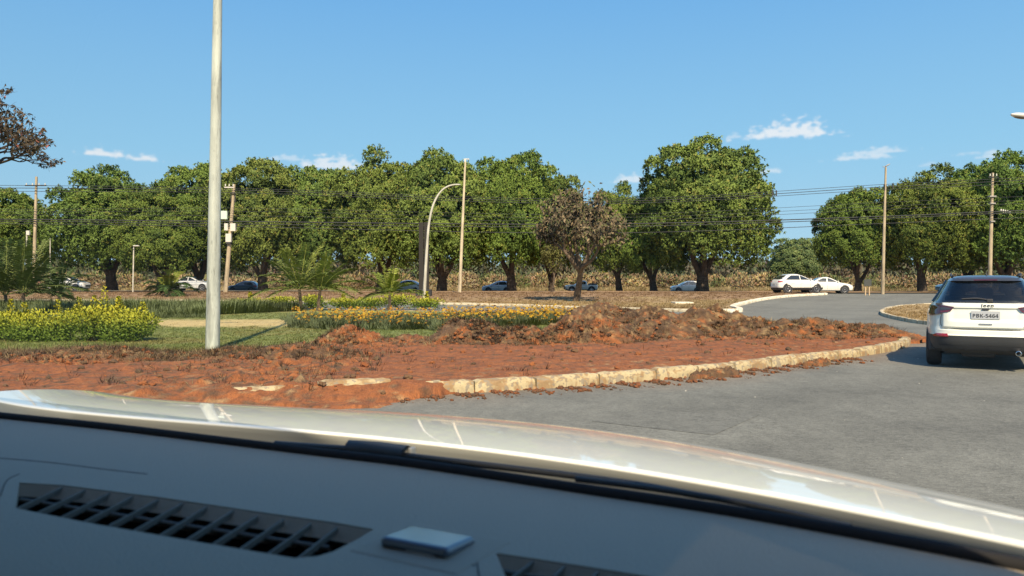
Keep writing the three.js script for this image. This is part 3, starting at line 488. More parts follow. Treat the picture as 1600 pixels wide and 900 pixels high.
// young palms
function palm(name, label, px, d, o, y0 = 0.1) {
  const r = rngOf(o.seed), t = thing(name, label, 'palm', [(px - 800) / 1200 * d, H(0, d) + y0, -d], 0, 'young feather palms on the roundabout');
  for (const [sx, sz, k] of o.stems) {
    mesh('trunk', tube([V(sx, -0.1, sz), V(sx * 1.05, o.stem * 0.5 * k, sz), V(sx * 1.2, o.stem * k, sz)], o.rad ?? 0.09, (o.rad ?? 0.09) * 0.7, 10, 9), M.dryBark, t);
    const g = new GB(), n = o.n;
    for (let i = 0; i < n; i++) {
      const a = i * 2.4 + r(), e = lerp(1.4, 0.1, (i / n) ** 0.85) + 0.15 * r(), L = o.len * (0.75 + 0.35 * r()) * k, h = V(Math.cos(a), 0, Math.sin(a)), P = [], base = V(sx * 1.2, o.stem * k, sz), tone = i / n < 0.25 ? o.young : o.col;
      for (let j = 0; j <= 18; j++) { const u = j / 18, fall = o.fall * u * u * L; P.push(base.clone().addScaledVector(h, Math.cos(e) * L * u + 0.05).add(V(0, Math.sin(e) * L * u - fall * (0.4 + 0.6 * Math.cos(e)), 0))); }
      for (let j = 2; j < 18; j++) {
        const f = P[j + 1].clone().sub(P[j]).normalize(), side = f.clone().cross(V(0, 1, 0)).normalize(), upv = side.clone().cross(f);
        for (let m = 0; m < 2; m++) for (const sgn of [-1, 1]) {
          const dd = f.clone().multiplyScalar(0.55).addScaledVector(side, sgn * 0.8).addScaledVector(upv, 0.15 + 0.35 * (r() - 0.3)); dd.y -= 0.12; dd.normalize(); const k2 = 0.75 + 0.5 * r();
          g.leaf(P[j].clone().lerp(P[j + 1], m * 0.5), dd, o.leaf * (1 - 0.55 * Math.abs(j / 18 - 0.4)) * (0.8 + 0.3 * r()), f.clone().add(upv.clone().multiplyScalar(0.4 * (r() - 0.5))).normalize(), o.lw ?? 0.018, upv.clone().add(V(0, 0.4, 0.3)).normalize(), tone.map((c) => c * k2), 0.35, o.leaf * 0.18);
        }
      }
      const rb = tube(P, 0.014, 0.004, 14, 5), col = rb.attributes.position.count; for (let q = 0; q < col; q++) { g.v(rb.attributes.position.getX(q), rb.attributes.position.getY(q), rb.attributes.position.getZ(q), rb.attributes.normal.getX(q), rb.attributes.normal.getY(q), rb.attributes.normal.getZ(q), tone[0] * 1.3, tone[1] * 1.2, tone[2]); } const off = g.p.length / 3 - col; for (const q of rb.index.array) g.i.push(q + off);
    }
    mesh('fronds', g.build(), M.leaf, t);
  }
  return t;
}
const PC = { col: [0.19, 0.25, 0.07], young: [0.27, 0.32, 0.07] };
palm('palm', 'large dark green palm at the left edge behind the golden shrubs', 36, 34, { seed: 5, stem: 0.9, stems: [[0, 0, 1], [-0.5, 0.3, 0.9]], n: 16, len: 3.3, fall: 0.36, leaf: 0.66, lw: 0.016, col: [0.15, 0.2, 0.07], young: [0.2, 0.25, 0.08] });
palm('palm', 'double stemmed palm in the middle of the lawn left of the flower bed', 482, 36, { seed: 6, stem: 1.05, stems: [[-0.36, 0, 1], [0.42, -0.2, 0.95]], n: 15, len: 2.75, fall: 0.4, leaf: 0.6, lw: 0.014, ...PC });
palm('palm', 'small bright palm behind the left part of the flower bed', 609, 37, { seed: 8, stem: 0.75, stems: [[0, 0, 1]], n: 15, len: 2.0, fall: 0.4, leaf: 0.5, lw: 0.014, col: [0.18, 0.24, 0.05], young: [0.26, 0.31, 0.06] });
palm('palm', 'low dark palm just left of the foot of the tall steel pole, behind the grass', 264, 58, { seed: 9, stem: 0.4, stems: [[0, 0, 1]], n: 17, len: 2.7, fall: 0.65, leaf: 0.7, lw: 0.04, col: [0.05, 0.09, 0.025], young: [0.17, 0.2, 0.03] }, 0.05);
palm('palm', 'thin small palm showing above the grass left of the white car', 92, 40, { seed: 12, stem: 0.9, stems: [[0, 0, 1]], n: 14, len: 1.9, fall: 0.5, leaf: 0.5, lw: 0.02, col: [0.055, 0.09, 0.03], young: [0.08, 0.12, 0.035] });

// ------------------------------------------------------------ golden shrubs
function shrubGeo(seed, w, h, dep, leaves, l, spires) {
  const r = rngOf(seed), g = new GB(), lobes = []; for (let i = 0; i < 16; i++) { const a = r() * 6.283, q = Math.sqrt(r()) * 0.66; lobes.push([Math.cos(a) * q * w / 2, (0.25 + 0.45 * r()) * h, Math.sin(a) * q * dep / 2, 0.32 * h * (0.8 + 0.5 * r())]); }
  for (let i = 0; i < leaves; i++) {
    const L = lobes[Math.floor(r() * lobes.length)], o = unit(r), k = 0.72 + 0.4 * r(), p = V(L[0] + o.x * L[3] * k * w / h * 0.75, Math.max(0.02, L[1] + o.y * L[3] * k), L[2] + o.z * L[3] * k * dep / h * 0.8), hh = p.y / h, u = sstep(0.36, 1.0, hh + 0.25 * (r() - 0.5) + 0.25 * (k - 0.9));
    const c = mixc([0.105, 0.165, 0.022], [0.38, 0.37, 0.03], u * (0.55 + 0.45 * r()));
    const d = unit(r).add(o).add(V(0, 0.5, 0)).normalize(), s = unit(r).cross(d).normalize(), n = d.clone().cross(s); if (n.dot(o) < 0) n.negate();
    g.leaf(p, d, l * (0.7 + 0.6 * r()), s, l * 0.26, n.add(o.clone().multiplyScalar(0.5)).normalize(), c);
  }
  for (const [sx, sz, sh] of spires) for (let i = 0; i < 190; i++) { const u = r(), y = lerp(h * 0.5, sh, u), q = 0.3 * (1 - u) ** 0.8 * h, a = r() * 6.283, p = V(sx + Math.cos(a) * q * r(), y, sz + Math.sin(a) * q * r()), o = V(Math.cos(a), 0.8, Math.sin(a)).normalize(), s = unit(r).cross(o).normalize(); g.leaf(p, o, l, s, l * 0.26, o.clone().cross(s).add(o).normalize(), mixc([0.2, 0.24, 0.02], [0.45, 0.38, 0.02], r())); }
  return g.build();
}
function shrub(label, px, d, w, h, dep, leaves, l, spires, seed, group) {
  const t = thing('golden_shrub', label, 'shrub', [(px - 800) / 1200 * d, 0.1, -d], 0, group);
  const r = rngOf(seed + 1), st = []; for (let i = 0; i < 6; i++) { const a = r() * 6.28; st.push(tube([V(Math.cos(a) * 0.05, -0.05, Math.sin(a) * 0.05), V(Math.cos(a) * w * 0.16, h * 0.35, Math.sin(a) * 0.2), V(Math.cos(a) * w * 0.3, h * 0.65, Math.sin(a) * 0.35)], 0.016, 0.006, 6, 5)); }
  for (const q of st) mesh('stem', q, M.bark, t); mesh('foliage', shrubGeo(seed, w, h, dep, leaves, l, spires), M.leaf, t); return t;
}
const gs = 'yellow green shrubs in front at the left edge';
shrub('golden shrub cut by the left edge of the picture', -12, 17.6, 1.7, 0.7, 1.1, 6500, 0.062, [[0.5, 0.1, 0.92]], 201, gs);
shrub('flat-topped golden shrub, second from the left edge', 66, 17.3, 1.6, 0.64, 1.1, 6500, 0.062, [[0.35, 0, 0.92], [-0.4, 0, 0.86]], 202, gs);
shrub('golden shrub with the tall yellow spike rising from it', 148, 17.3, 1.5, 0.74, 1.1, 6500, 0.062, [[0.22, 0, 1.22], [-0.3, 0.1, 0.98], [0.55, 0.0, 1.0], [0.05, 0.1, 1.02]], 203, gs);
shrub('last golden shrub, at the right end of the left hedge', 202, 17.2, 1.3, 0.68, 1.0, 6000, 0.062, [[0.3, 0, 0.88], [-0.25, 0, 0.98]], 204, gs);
const gb = 'low golden shrubs in a row behind the palms and flowers';
[[388, 'low golden shrub just right of the leaning pole'], [436, 'low golden shrub left of the double palm'], [484, 'low golden shrub right behind the double palm'], [534, 'low golden shrub between the double palm and the small palm'], [578, 'low bright golden shrub left of the small palm'], [624, 'low golden shrub right of the small palm'], [664, 'last low golden shrub before the curved lamp']].forEach(([px, label], i) => shrub(label, px, 40 + (i % 2) * 0.5, 1.9, 0.5 + 0.1 * ((i * 7) % 3), 1.1, 1500, 0.11, i % 3 === 0 ? [[0.1, 0, 0.85]] : [], 230 + i, gb));

// ------------------------------------------------------------ flower bed
const bed = (r, first) => { const px = (first ? lerp(456, 700, r()) : lerp(690, 905, r())) + 10 * (r() + r() - 1), f = plin([[455, 21.4], [690, 20.9], [735, 22.5], [900, 23.5]], px) + 0.9 * fbm2(px * 0.02, 5, 3) + 0.5 * r(), d = f + (first ? 6.0 : 7) * r() ** 1.15, x = (px - 800) / 1200 * d; return [x, d, px]; };
{
  const g = new GB(), r = rngOf(71); // flower head: ray petals round a brown disc
  for (let ring = 0; ring < 2; ring++) for (let i = 0; i < 9; i++) { const a = i / 9 * 6.283 + ring * 0.35, d = V(Math.cos(a), 0.12 + ring * 0.35, Math.sin(a)).normalize(), s = V(-Math.sin(a), 0, Math.cos(a)); g.leaf(V(0, 0, 0), d, ring ? 0.8 : 1, s, 0.2, V(d.x * 0.3, 1, d.z * 0.3).normalize(), r() < 0.1 ? [0.6, 0.3, 0.03] : [1, 1, 1], 0.6); }
  for (let i = 0; i < 8; i++) { const a = i / 8 * 6.283, b = (i + 1) / 8 * 6.283, k = g.v(0, 0.34, 0, 0, 1, 0, 0.1, 0.05, 0.03); g.v(Math.cos(a) * 0.34, 0.1, Math.sin(a) * 0.34, 0, 1, 0, 0.14, 0.07, 0.03); g.v(Math.cos(b) * 0.34, 0.1, Math.sin(b) * 0.34, 0, 1, 0, 0.14, 0.07, 0.03); g.t(k, k + 1, k + 2); }
  const head = g.build();
  const heads = (n, seed, first, label) => scatter('yellow_flowers', label, head, M.dryLeaf, n, seed, (q) => { const [x, d, px] = bed(q, first), cl = fbm2(x * 1.1, d * 1.1, 2); if (cl < (first ? 0.25 : 0.0) - 0.25 * q()) return null; const k = 0.8 + 0.4 * q(), u = q(), c = u < 0.16 ? [0.09, 0.05, 0.03] : u < 0.42 ? [0.4 * k, 0.19 * k, 0.02] : [0.5 * k, 0.31 * k, 0.03]; return [x, 0.12 + 0.06 + 0.4 * q() ** 0.8 + 0.12 * cl, -d, 0.032 + 0.018 * q(), q() * 6.3, 0.25 + 0.55 * (q() - 0.3), c]; }, 'flowers');
  heads(850, 72, true, 'yellow daisies in the left half of the flower bed, before the palms');
  heads(1400, 73, false, 'yellow daisies crowding the right half of the flower bed');
  const leafy = tuftGeo(40, 12, 0.6, 0.03, 1.5);
  const green = (n, seed, first, label) => scatter('flower_foliage', label, leafy, M.grass, n, seed, (q) => { const [x, d] = bed(q, first), k = 0.7 + 0.6 * q(); return [x, 0.1, -d, 0.16 + 0.24 * q(), q() * 6.3, 0, [0.15 * k, 0.185 * k, 0.085 * k]]; }, 'foliage');
  green(1300, 74, true, 'grey green stems and leaves of the left half of the flower bed');
  green(1500, 75, false, 'grey green stems and leaves of the right half of the flower bed');
}
// ------------------------------------------------------------ dry savanna beyond the far road
const tall = tuftGeo(40, 14, 0.45, 0.011, 0.7);
scatter('savanna_grass', 'tall dry yellow grass beyond the far road', tall, M.grass, 15000, 81, (r) => { const d = 106 + 45 * r() ** 1.4, x = lerp(-0.82, 0.82, r()) * d, n = fbm2(x * 0.08, d * 0.08), k = 0.7 + 0.5 * r() + 0.5 * n; return [x, 0.15, -d, 0.6 + 0.45 * r() + n * 0.5, r() * 6.3, 0, [0.48 * k, 0.385 * k, 0.21 * k]]; }, 'dry grass');
{
  const g = new GB(), r = rngOf(82); for (let i = 0; i < 520; i++) { const o = unit(r), k = 0.55 + 0.5 * r(), p = V(o.x * k, 0.55 + o.y * 0.55 * k, o.z * k), d = unit(r).add(V(0, 0.4, 0)).add(o).normalize(), s = unit(r).cross(d).normalize(); g.leaf(p, d, 0.22, s, 0.05, d.clone().cross(s).add(o.clone().multiplyScalar(0.6)).normalize(), [1, 1, 1].map(() => 0.8 + 0.4 * r())); }
  for (let i = 0; i < 26; i++) { const o = unit(r), d = V(o.x, Math.abs(o.y) + 0.5, o.z).normalize(), s = d.clone().cross(unit(r)).normalize(); g.leaf(V(0, 0, 0), d, 1.25, s, 0.02, s.clone().cross(d), [0.9, 0.8, 0.8], 0.3); }
  scatter('scrub', 'brown and dull green scrub beyond the far road, under the trees', g.build(), M.dryLeaf, 620, 83, (q) => { const d = 109 + 60 * q() ** 1.2, x = lerp(-0.85, 0.85, q()) * d, k = 0.7 + 0.5 * q(), u = q(), c = u < 0.5 ? [0.22 * k, 0.175 * k, 0.1 * k] : u < 0.72 ? [0.12 * k, 0.135 * k, 0.055 * k] : [0.32 * k, 0.25 * k, 0.13 * k]; return [x, 0.1, -d, 1.2 + 1.6 * q(), q() * 6.3, 0, c, 0.9 + 1.7 * q() ** 2 + (d - 109) * 0.015]; }, 'scrub');
  scatter('far_wood', 'hazy grey brown line of bushes at the horizon', g.build(), M.dryLeaf, 900, 84, (q) => { const d = 200 + 160 * q(), x = lerp(-0.8, 0.8, q()) * d, k = 0.8 + 0.4 * q(), c = q() < 0.6 ? [0.125 * k, 0.115 * k, 0.075 * k] : [0.09 * k, 0.105 * k, 0.06 * k]; return [x, 0, -d, 4 + 3 * q(), q() * 6.3, 0, c, 4 + 4 * q()]; }, 'bushes');
}

// ------------------------------------------------------------ poles, lamps, cables, sign
{ // tall steel lamp pole on the roundabout
  const d = 14.5, b = at(332, 557, d), t = thing('lamp_pole', 'tall pale steel lamp pole standing in the dug earth at the left', 'lamp pole', [b.x, 0.05, -d]);
  const topp = at(344, -260, d), dx = topp.x - b.x, hh = topp.y;
  mesh('pole', tube([V(0, 0, 0), V(dx * 0.5, hh / 2, 0), V(dx, hh, 0)], (u) => 0.132 - 0.075 * u, 0, 30, 28), M.steelPole, t);
  mesh('flange', cyl(0.2, 0.2, 0.03, 0, 0.02, 0, 24), M.steelPole, t);
  mesh('lamp_arm', tube([V(dx, hh - 0.1, 0), V(dx - 0.6, hh + 0.5, 0.1), V(dx - 1.7, hh + 0.7, 0.2)], 0.035, 0.03, 14, 10), M.steelPole, t);
  const lamp = mesh('lamp_head', new THREE.SphereGeometry(1, 16, 10).scale(0.36, 0.07, 0.14), M.paleConcrete, t); lamp.position.set(dx - 2.0, hh + 0.68, 0.23);
}
{ // curved lamp with whitish pole
  const d = 50, b = onGround(662, d), t = thing('curved_lamp', 'slender whitish street lamp with an arm curving to the right, mid-left', 'street lamp', b);
  const q = [[662, 476], [664, 440], [667, 390], [671, 345], [679, 315], [691, 297], [703, 290], [711, 288.5]].map(([x, y]) => at(x, y, d)).map((p) => V(p.x - b[0], p.y - b[1], 0));
  mesh('pole', tube(q, (u) => 0.115 - 0.06 * u, 0, 50, 12), M.lampPole, t);
  const h = mesh('lamp_head', new THREE.SphereGeometry(1, 14, 8).scale(0.26, 0.05, 0.1), M.box, t); h.position.set(q[7].x + 0.12, q[7].y, 0);
}
{ // dark totem behind it
  const d = 58, b = onGround(662.5, d), t = thing('totem', 'dark grey twin slab totem on a block, right behind the curved lamp', 'totem', b), k = 1200 / d, hgt = 117 / k;
  for (const s of [-1, 1]) mesh('slab', box(7.2 / k, hgt, 0.3, s * 4.1 / k, hgt / 2, 0, 0.02), mat(0.022, 0.02, 0.018, 0.85), t);
  mesh('plinth', box(24 / k, 13 / k, 0.8, 0, 6 / k, 0.1, 0.02), mat(0.025, 0.027, 0.03, 0.85), t);
}
function pole(name, label, px0, py0, px1, py1, d, r0, r1, material, extra, category = 'utility pole', group) {
  const x = (px0 - 800) / 1200 * d, b = V(x, H(x, d) - 0.1, -d), top = at(px1, py1, d), t = thing(name, label, category, b.toArray(), 0, group), e = top.sub(b);
  mesh('pole', tube([V(0, 0, 0), e], r0, r1, 1, 14), material, t);
  extra?.(t, (px, py, dz = 0) => { const p = at(px, py, d); return V(p.x - b.x, p.y - b.y, dz); }, 1200 / d); return t;
}
const PD = 70;
pole('utility_pole', 'concrete utility pole behind the palm at the left edge', 52, 462, 57, 276, PD, 0.17, 0.1, M.concrete, (t, P) => {
  const a = P(57, 290); mesh('crossarm', box(1.9, 0.1, 0.1, a.x, a.y, 0.1), M.dark, t);
  for (const k of [-0.85, -0.3, 0.3, 0.85]) mesh('insulator', cyl(0.05, 0.035, 0.16, a.x + k, a.y + 0.05, 0.1, 8), M.box, t);
});
pole('utility_pole', 'leaning utility pole with white boxes, right of the tall steel pole', 352, 468, 366, 288, PD, 0.21, 0.13, M.concrete, (t, P, k) => {
  const bx = (x, y, w, h, n, m = M.box) => { const p = P(x, y, 0.25); mesh(n, box(w / k, h / k, 0.3, p.x, p.y, p.z, 0.02), m, t); };
  bx(351, 336.5, 12, 13, 'transformer', mat(0.5, 0.62, 0.55, 0.5)); bx(355.5, 355, 5.5, 11, 'service_box'); bx(366, 355.5, 8, 12, 'service_box'); bx(359, 372, 8.5, 13, 'service_box'); bx(359, 380, 7, 3, 'clamp', M.dark);
  const a = P(359, 293); mesh('crossarm', box(15 / k, 0.1, 0.1, a.x, a.y, 0.12), mat(0.55, 0.52, 0.48, 0.8), t);
  const c = P(365, 303); mesh('fuse_frame', join(box(0.5, 0.06, 0.3, c.x, c.y, 0.1), box(0.06, 0.9, 0.06, c.x - 0.18, c.y - 0.3, 0.15), box(0.06, 0.8, 0.06, c.x + 0.2, c.y - 0.35, 0.15)), M.dark, t);
  for (const s of [-6, 0, 6]) { const q = P(359 + s, 291); mesh('insulator', cyl(0.06, 0.04, 0.2, q.x, q.y, 0.12, 8), M.box, t); }
});
pole('lamp_pole', 'tall thin pale concrete pole right of the curved lamp', 718, 458, 727, 252, 69, 0.16, 0.085, M.paleConcrete, (t, P, k) => { const p = P(727, 251); mesh('pole_cap', join(box(0.16, 0.3, 0.16, p.x, p.y, 0), box(0.5, 0.07, 0.14, p.x + 0.12, p.y + 0.14, 0)), M.box, t); }, 'lamp pole');
pole('lamp_pole', 'slender lamp pole against the sky, right of the white sedan', 1379, 460, 1384, 262, 66, 0.15, 0.08, M.concrete, (t, P, k) => {
  const p = P(1384, 261); mesh('lamp_head', join(box(0.1, 0.2, 0.1, p.x, p.y, 0), box(0.26, 0.05, 0.1, p.x - 0.12, p.y + 0.02, 0), new THREE.SphereGeometry(1, 12, 8).scale(0.26, 0.06, 0.11).rotateZ(0.5).translate(p.x + 0.16, p.y + 0.16, 0)), mat(0.3, 0.3, 0.3, 0.5), t);
  const c = P(1383, 293); mesh('cable_clamp', box(0.2, 0.5, 0.16, c.x, c.y, 0), M.dark, t);
}, 'lamp pole');
pole('utility_pole', 'concrete utility pole with insulators behind the white SUV at the right', 1546, 462, 1551, 270, PD, 0.19, 0.11, M.concrete, (t, P, k) => {
  const a = P(1551, 277); mesh('crossarm', box(0.9, 0.08, 0.1, a.x, a.y, 0.1), M.dark, t);
  for (const s of [-5, 0, 5]) { const q = P(1551 + s, 275); mesh('insulator', cyl(0.05, 0.04, 0.2, q.x, q.y, 0.1, 8), M.box, t); }
  for (const [y, w] of [[307, 1], [318, 0.8], [346, 0.6]]) { const q = P(1549, y); mesh('bracket', box(w * 0.6, 0.09, 0.35, q.x, q.y, 0.1), mat(0.35, 0.34, 0.32, 0.7), t); }
  for (let i = 0; i < 5; i++) { const q = P(1563 + i * 3.4, 329 + i * 0.7); mesh('insulator', join(cyl(0.075, 0.05, 0.14, q.x, q.y, 0.1, 8), cyl(0.05, 0.075, 0.12, q.x, q.y - 0.14, 0.1, 8)), M.box, t); }
  const q0 = P(1550, 330), q1 = P(1578, 332); mesh('insulator_arm', box(q1.x - q0.x, 0.06, 0.08, (q0.x + q1.x) / 2, q0.y - 0.18, 0.1), M.dark, t);
});
pole('small_lamp', 'short thin post with a small lamp, left of the tall steel pole', 207.5, 457, 209, 384, 72, 0.07, 0.055, M.lampPole, (t, P, k) => { const p = P(213, 384); mesh('lamp_head', box(9 / k, 0.12, 0.2, p.x, p.y, 0, 0.03), M.box, t); }, 'lamp post', 'short lamp posts in front of the trees');
pole('small_lamp', 'short lamp post with a square head left of the concrete pole at the left edge', 41, 460, 42, 364, 66, 0.07, 0.06, M.lampPole, (t, P, k) => { const p = P(44, 364); mesh('lamp_head', box(5 / k, 7 / k, 0.2, p.x, p.y, 0, 0.03), M.box, t); }, 'lamp post', 'short lamp posts in front of the trees');
pole('small_lamp', 'thin short post half hidden by fronds, right of the pole at the left edge', 78, 460, 78.5, 372, 74, 0.05, 0.04, M.lampPole, null, 'lamp post', 'short lamp posts in front of the trees');
{ // lamp head reaching in from the right edge
  const d = 30, a = at(1582, 182, d), t = thing('street_lamp', 'lamp head on an arm reaching in at the upper right edge', 'street lamp', [a.x + 2.6, 0, -d]);
  const y = a.y; mesh('pole', tube([V(0, 0, 0), V(0, y - 0.6, 0)], 0.11, 0.07, 1, 14), M.steelPole, t);
  mesh('lamp_arm', tube([V(0, y - 0.7, 0), V(-0.3, y - 0.15, 0), V(-1.3, y - 0.06, 0), V(-1.9, y - 0.02, 0)], 0.045, 0.035, 16, 10), M.steelPole, t);
  const h = mesh('lamp_head', new THREE.SphereGeometry(1, 20, 12).scale(0.5, 0.11, 0.17), mat(0.62, 0.6, 0.55, 0.5), t); h.position.set(-2.18, y + 0.02, 0); h.rotation.z = -0.12;
  const l = mesh('lens', new THREE.SphereGeometry(1, 16, 10).scale(0.3, 0.06, 0.12), mat(0.09, 0.085, 0.08, 0.3), h); l.position.set(-0.08, -0.065, 0);
}
{ // overhead cables between the poles
  const rows = [ // heights (photo row) at columns -150, 56, 362, 950, 1384, 1549, 1900; radius; label
    [289, 290, 294, 311, 288, 280, 262, 0.022, 'topmost overhead cable'], [293, 294, 297, 314.5, 292, 284, 266, 0.03, 'second overhead cable, in the top bundle'], [298, 299, 301, 318, 296, 289, 272, 0.024, 'third overhead cable, lowest of the top bundle'],
    [326, 327, 325, 335, 316, 309, 294, 0.017, 'thin overhead cable, upper one of the middle group'], [330, 331, 330, 340, 322, 315, 300, 0.017, 'thin overhead cable, second of the middle group'], [336, 336, 337, 345, 327, 320, 306, 0.019, 'thin overhead cable, lowest of the middle group'],
    [342, 343, 346, 350, 338, 331, 318, 0.05, 'thick black cable bundle above its twin'], [345.5, 346, 350, 354, 341, 334, 321, 0.036, 'thick black cable running just under its thicker twin'], [349, 350, 354, 364, 349, 342, 330, 0.03, 'lowest overhead cable of all'],
  ];
  const cols = [-150, 56, 362, 950, 1384, 1549, 1900];
  for (const r of rows) tag(mesh('overhead_cable', tube(cols.map((c, i) => at(c, r[i], PD - 0.3)), r[7], r[7], 90, 6), M.cable), r[8] + ' strung across in front of the trees', 'cable', 'overhead cables');
  for (const [x, y, w] of [[1207, 302, 'left'], [1213, 302, 'right'], [1395, 291, 'far']]) { const p = at(x, y, PD - 0.3); tag(mesh('cable_spacer', box(0.09, 0.55, 0.1, p.x, p.y, p.z), M.dark), { left: 'dark cable spacer, left one of the pair by the biggest tree', right: 'dark cable spacer, right one of the pair by the biggest tree', far: 'dark cable spacer on the top cables beside the slender lamp pole' }[w], 'cable spacer', 'cable spacers'); }
}
{ const d = 62, b = onGround(1355, d), k = 1200 / d, t = thing('road_sign', 'dark road sign on two pale posts seen from behind, left of the slender pole', 'sign', b);
  for (const s of [-3, 3]) mesh('post', box(0.09, 25 / k, 0.09, s / k, 12.5 / k, 0), mat(0.45, 0.33, 0.2, 0.9), t);
  mesh('panel', box(11.5 / k, 10.5 / k, 0.05, 0, 20 / k, 0.08), mat(0.05, 0.055, 0.05, 0.7), t); }
{ const [x, d] = hit(1066, 474, 0.12); const m = mesh('concrete_slab', box(1.1, 0.12, 1.3, 0, 0, 0, 0.03), M.whiteKerb); m.position.set(x, H(x, d) + 0.15, -d); tag(m, 'flat white concrete slab lying on the dry field', 'slab'); }
{ const q = [[412, 556], [428, 549], [446, 545], [462, 543.5], [478, 544], [490, 550]].map(([x, y], i) => { const p = at(x, y, 15.4 + i * 0.1); p.y = Math.max(p.y, 0.13); return p; }); tag(mesh('hose', tube(q, 0.02, 0.02, 30, 8), M.dark), 'black hose arching over the edge of the lawn', 'hose'); }
for (const [px, py, l] of [[498, 437 + 38, 'pale stone lying by the foot of the double palm']]) { const m = mesh('stone', clodGeo(15), M.whiteKerb.clone()); m.material.map = null; const [x, d] = hit(px - 20, py + 6, 0.12); m.scale.setScalar(0.2); m.position.set(x, 0.2, -d); tag(m, l, 'stone'); }

// ------------------------------------------------------------ cars (front towards -z, rear towards +z)
function hullOf(levels, n) { // levels: [height, rear z, front z, half width]
  const at4 = (y) => { if (y <= levels[0][0]) return levels[0]; for (let i = 1; i < levels.length; i++) if (y <= levels[i][0]) { const a = levels[i - 1], b = levels[i], t = (y - a[0]) / (b[0] - a[0]); return a.map((q, k) => lerp(q, b[k], t)); } return levels[levels.length - 1]; };
  const q = (t) => (1 - Math.min(1, Math.abs(t)) ** n) ** (1 / n);
  const h = {
    at: at4,
    side: (y, z) => { const [, b, f, w] = at4(y), m = (b + f) / 2, l = (b - f) / 2; return w * q((z - m) / l); },
    back: (y, x) => { const [, b, f, w] = at4(y), m = (b + f) / 2, l = (b - f) / 2; return m + l * q(x / w); },
    front: (y, x) => { const [, b, f, w] = at4(y), m = (b + f) / 2, l = (b - f) / 2; return m - l * q(x / w); },
    skin: (y0, y1, cap0 = false, cap1 = false, na = 96) => {
      const ys = [y0, ...levels.map((l) => l[0]).filter((y) => y > y0 + 1e-3 && y < y1 - 1e-3), y1], rows = [];
      for (let i = 0; i < ys.length - 1; i++) { const k = Math.max(1, Math.round((ys[i + 1] - ys[i]) / 0.06)); for (let j = 0; j < k; j++) rows.push(lerp(ys[i], ys[i + 1], j / k)); } rows.push(y1);
      if (cap0) rows.unshift([y0, 0.02], [y0, 0.6]); if (cap1) rows.push([y1 + 0.006, 0.7], [y1 + 0.008, 0.02]);
      const N = rows.length - 1;
      return grid(na, N, (u, v) => { const r = rows[Math.round(v * N)], [y, s] = Array.isArray(r) ? r : [r, 1], [, b, f, w] = at4(y), a = u * Math.PI * 2, c = Math.cos(a), sn = Math.sin(a), e = 2 / n; return [Math.sign(c) * Math.abs(c) ** e * w * s, y, (b + f) / 2 + Math.sign(sn) * Math.abs(sn) ** e * (b - f) / 2 * s]; });
    },
  };
  return h;
}
const creased = (g, a = 0.5) => toCreasedNormals(g.index ? g.toNonIndexed() : g, a);
// a flat outline laid on a curved face: place(x, y, off) -> [x, y, z]
function laid(outline, depth, place, edge = 0.06) {
  let g = new THREE.ExtrudeGeometry(new THREE.Shape(outline.map(([x, y]) => new THREE.Vector2(x, y))), { depth: 1, bevelEnabled: false });
  g.deleteAttribute('uv'); g.deleteAttribute('normal'); const P0 = g.attributes.position; for (let i = 0; i < P0.count; i++) P0.setZ(i, P0.getZ(i) * 0.02);
  g = new TessellateModifier(edge, 8).modify(g); const P = g.attributes.position;
  for (let i = 0; i < P.count; i++) P.setXYZ(i, ...place(P.getX(i), P.getY(i), P.getZ(i) / 0.02 * depth));
  g.computeVertexNormals(); g.setAttribute('uv', new THREE.Float32BufferAttribute(new Float32Array(P.count * 2), 2));
  return creased(mergeVertices(g, 1e-4), 0.6);
}
function wheelOn(t, x, y, z, r, w, rimMat = M.rim, spokes = 5) {
  const s = Math.sign(x), prof = [[r * 0.66, -w / 2], [r * 0.9, -w / 2], [r * 0.975, -w * 0.4], [r, -w * 0.25], [r, w * 0.25], [r * 0.975, w * 0.4], [r * 0.9, w / 2], [r * 0.66, w / 2]].map(([a, b]) => new THREE.Vector2(a, b));
  const tyre = mesh('wheel', new THREE.LatheGeometry(prof, 32).rotateZ(-Math.PI / 2), M.rubber, t); tyre.position.set(x, y, z);
  const gs = [new THREE.CylinderGeometry(r * 0.13, r * 0.13, 0.03, 12).rotateZ(Math.PI / 2).translate(s * w * 0.36, 0, 0), new THREE.TorusGeometry(r * 0.64, r * 0.05, 8, 28).rotateY(Math.PI / 2).translate(s * w * 0.4, 0, 0)];
  for (let i = 0; i < spokes; i++) gs.push(new THREE.BoxGeometry(0.025, r * 0.58, r * 0.15).translate(s * w * 0.34, r * 0.34, 0).rotateX(i / spokes * 6.283));
  mesh('rim', join(...gs), rimMat, tyre);
  mesh('brake_disc', new THREE.CylinderGeometry(r * 0.62, r * 0.62, 0.02, 20).rotateZ(Math.PI / 2).translate(s * w * 0.2, 0, 0), M.dark, tyre);
}
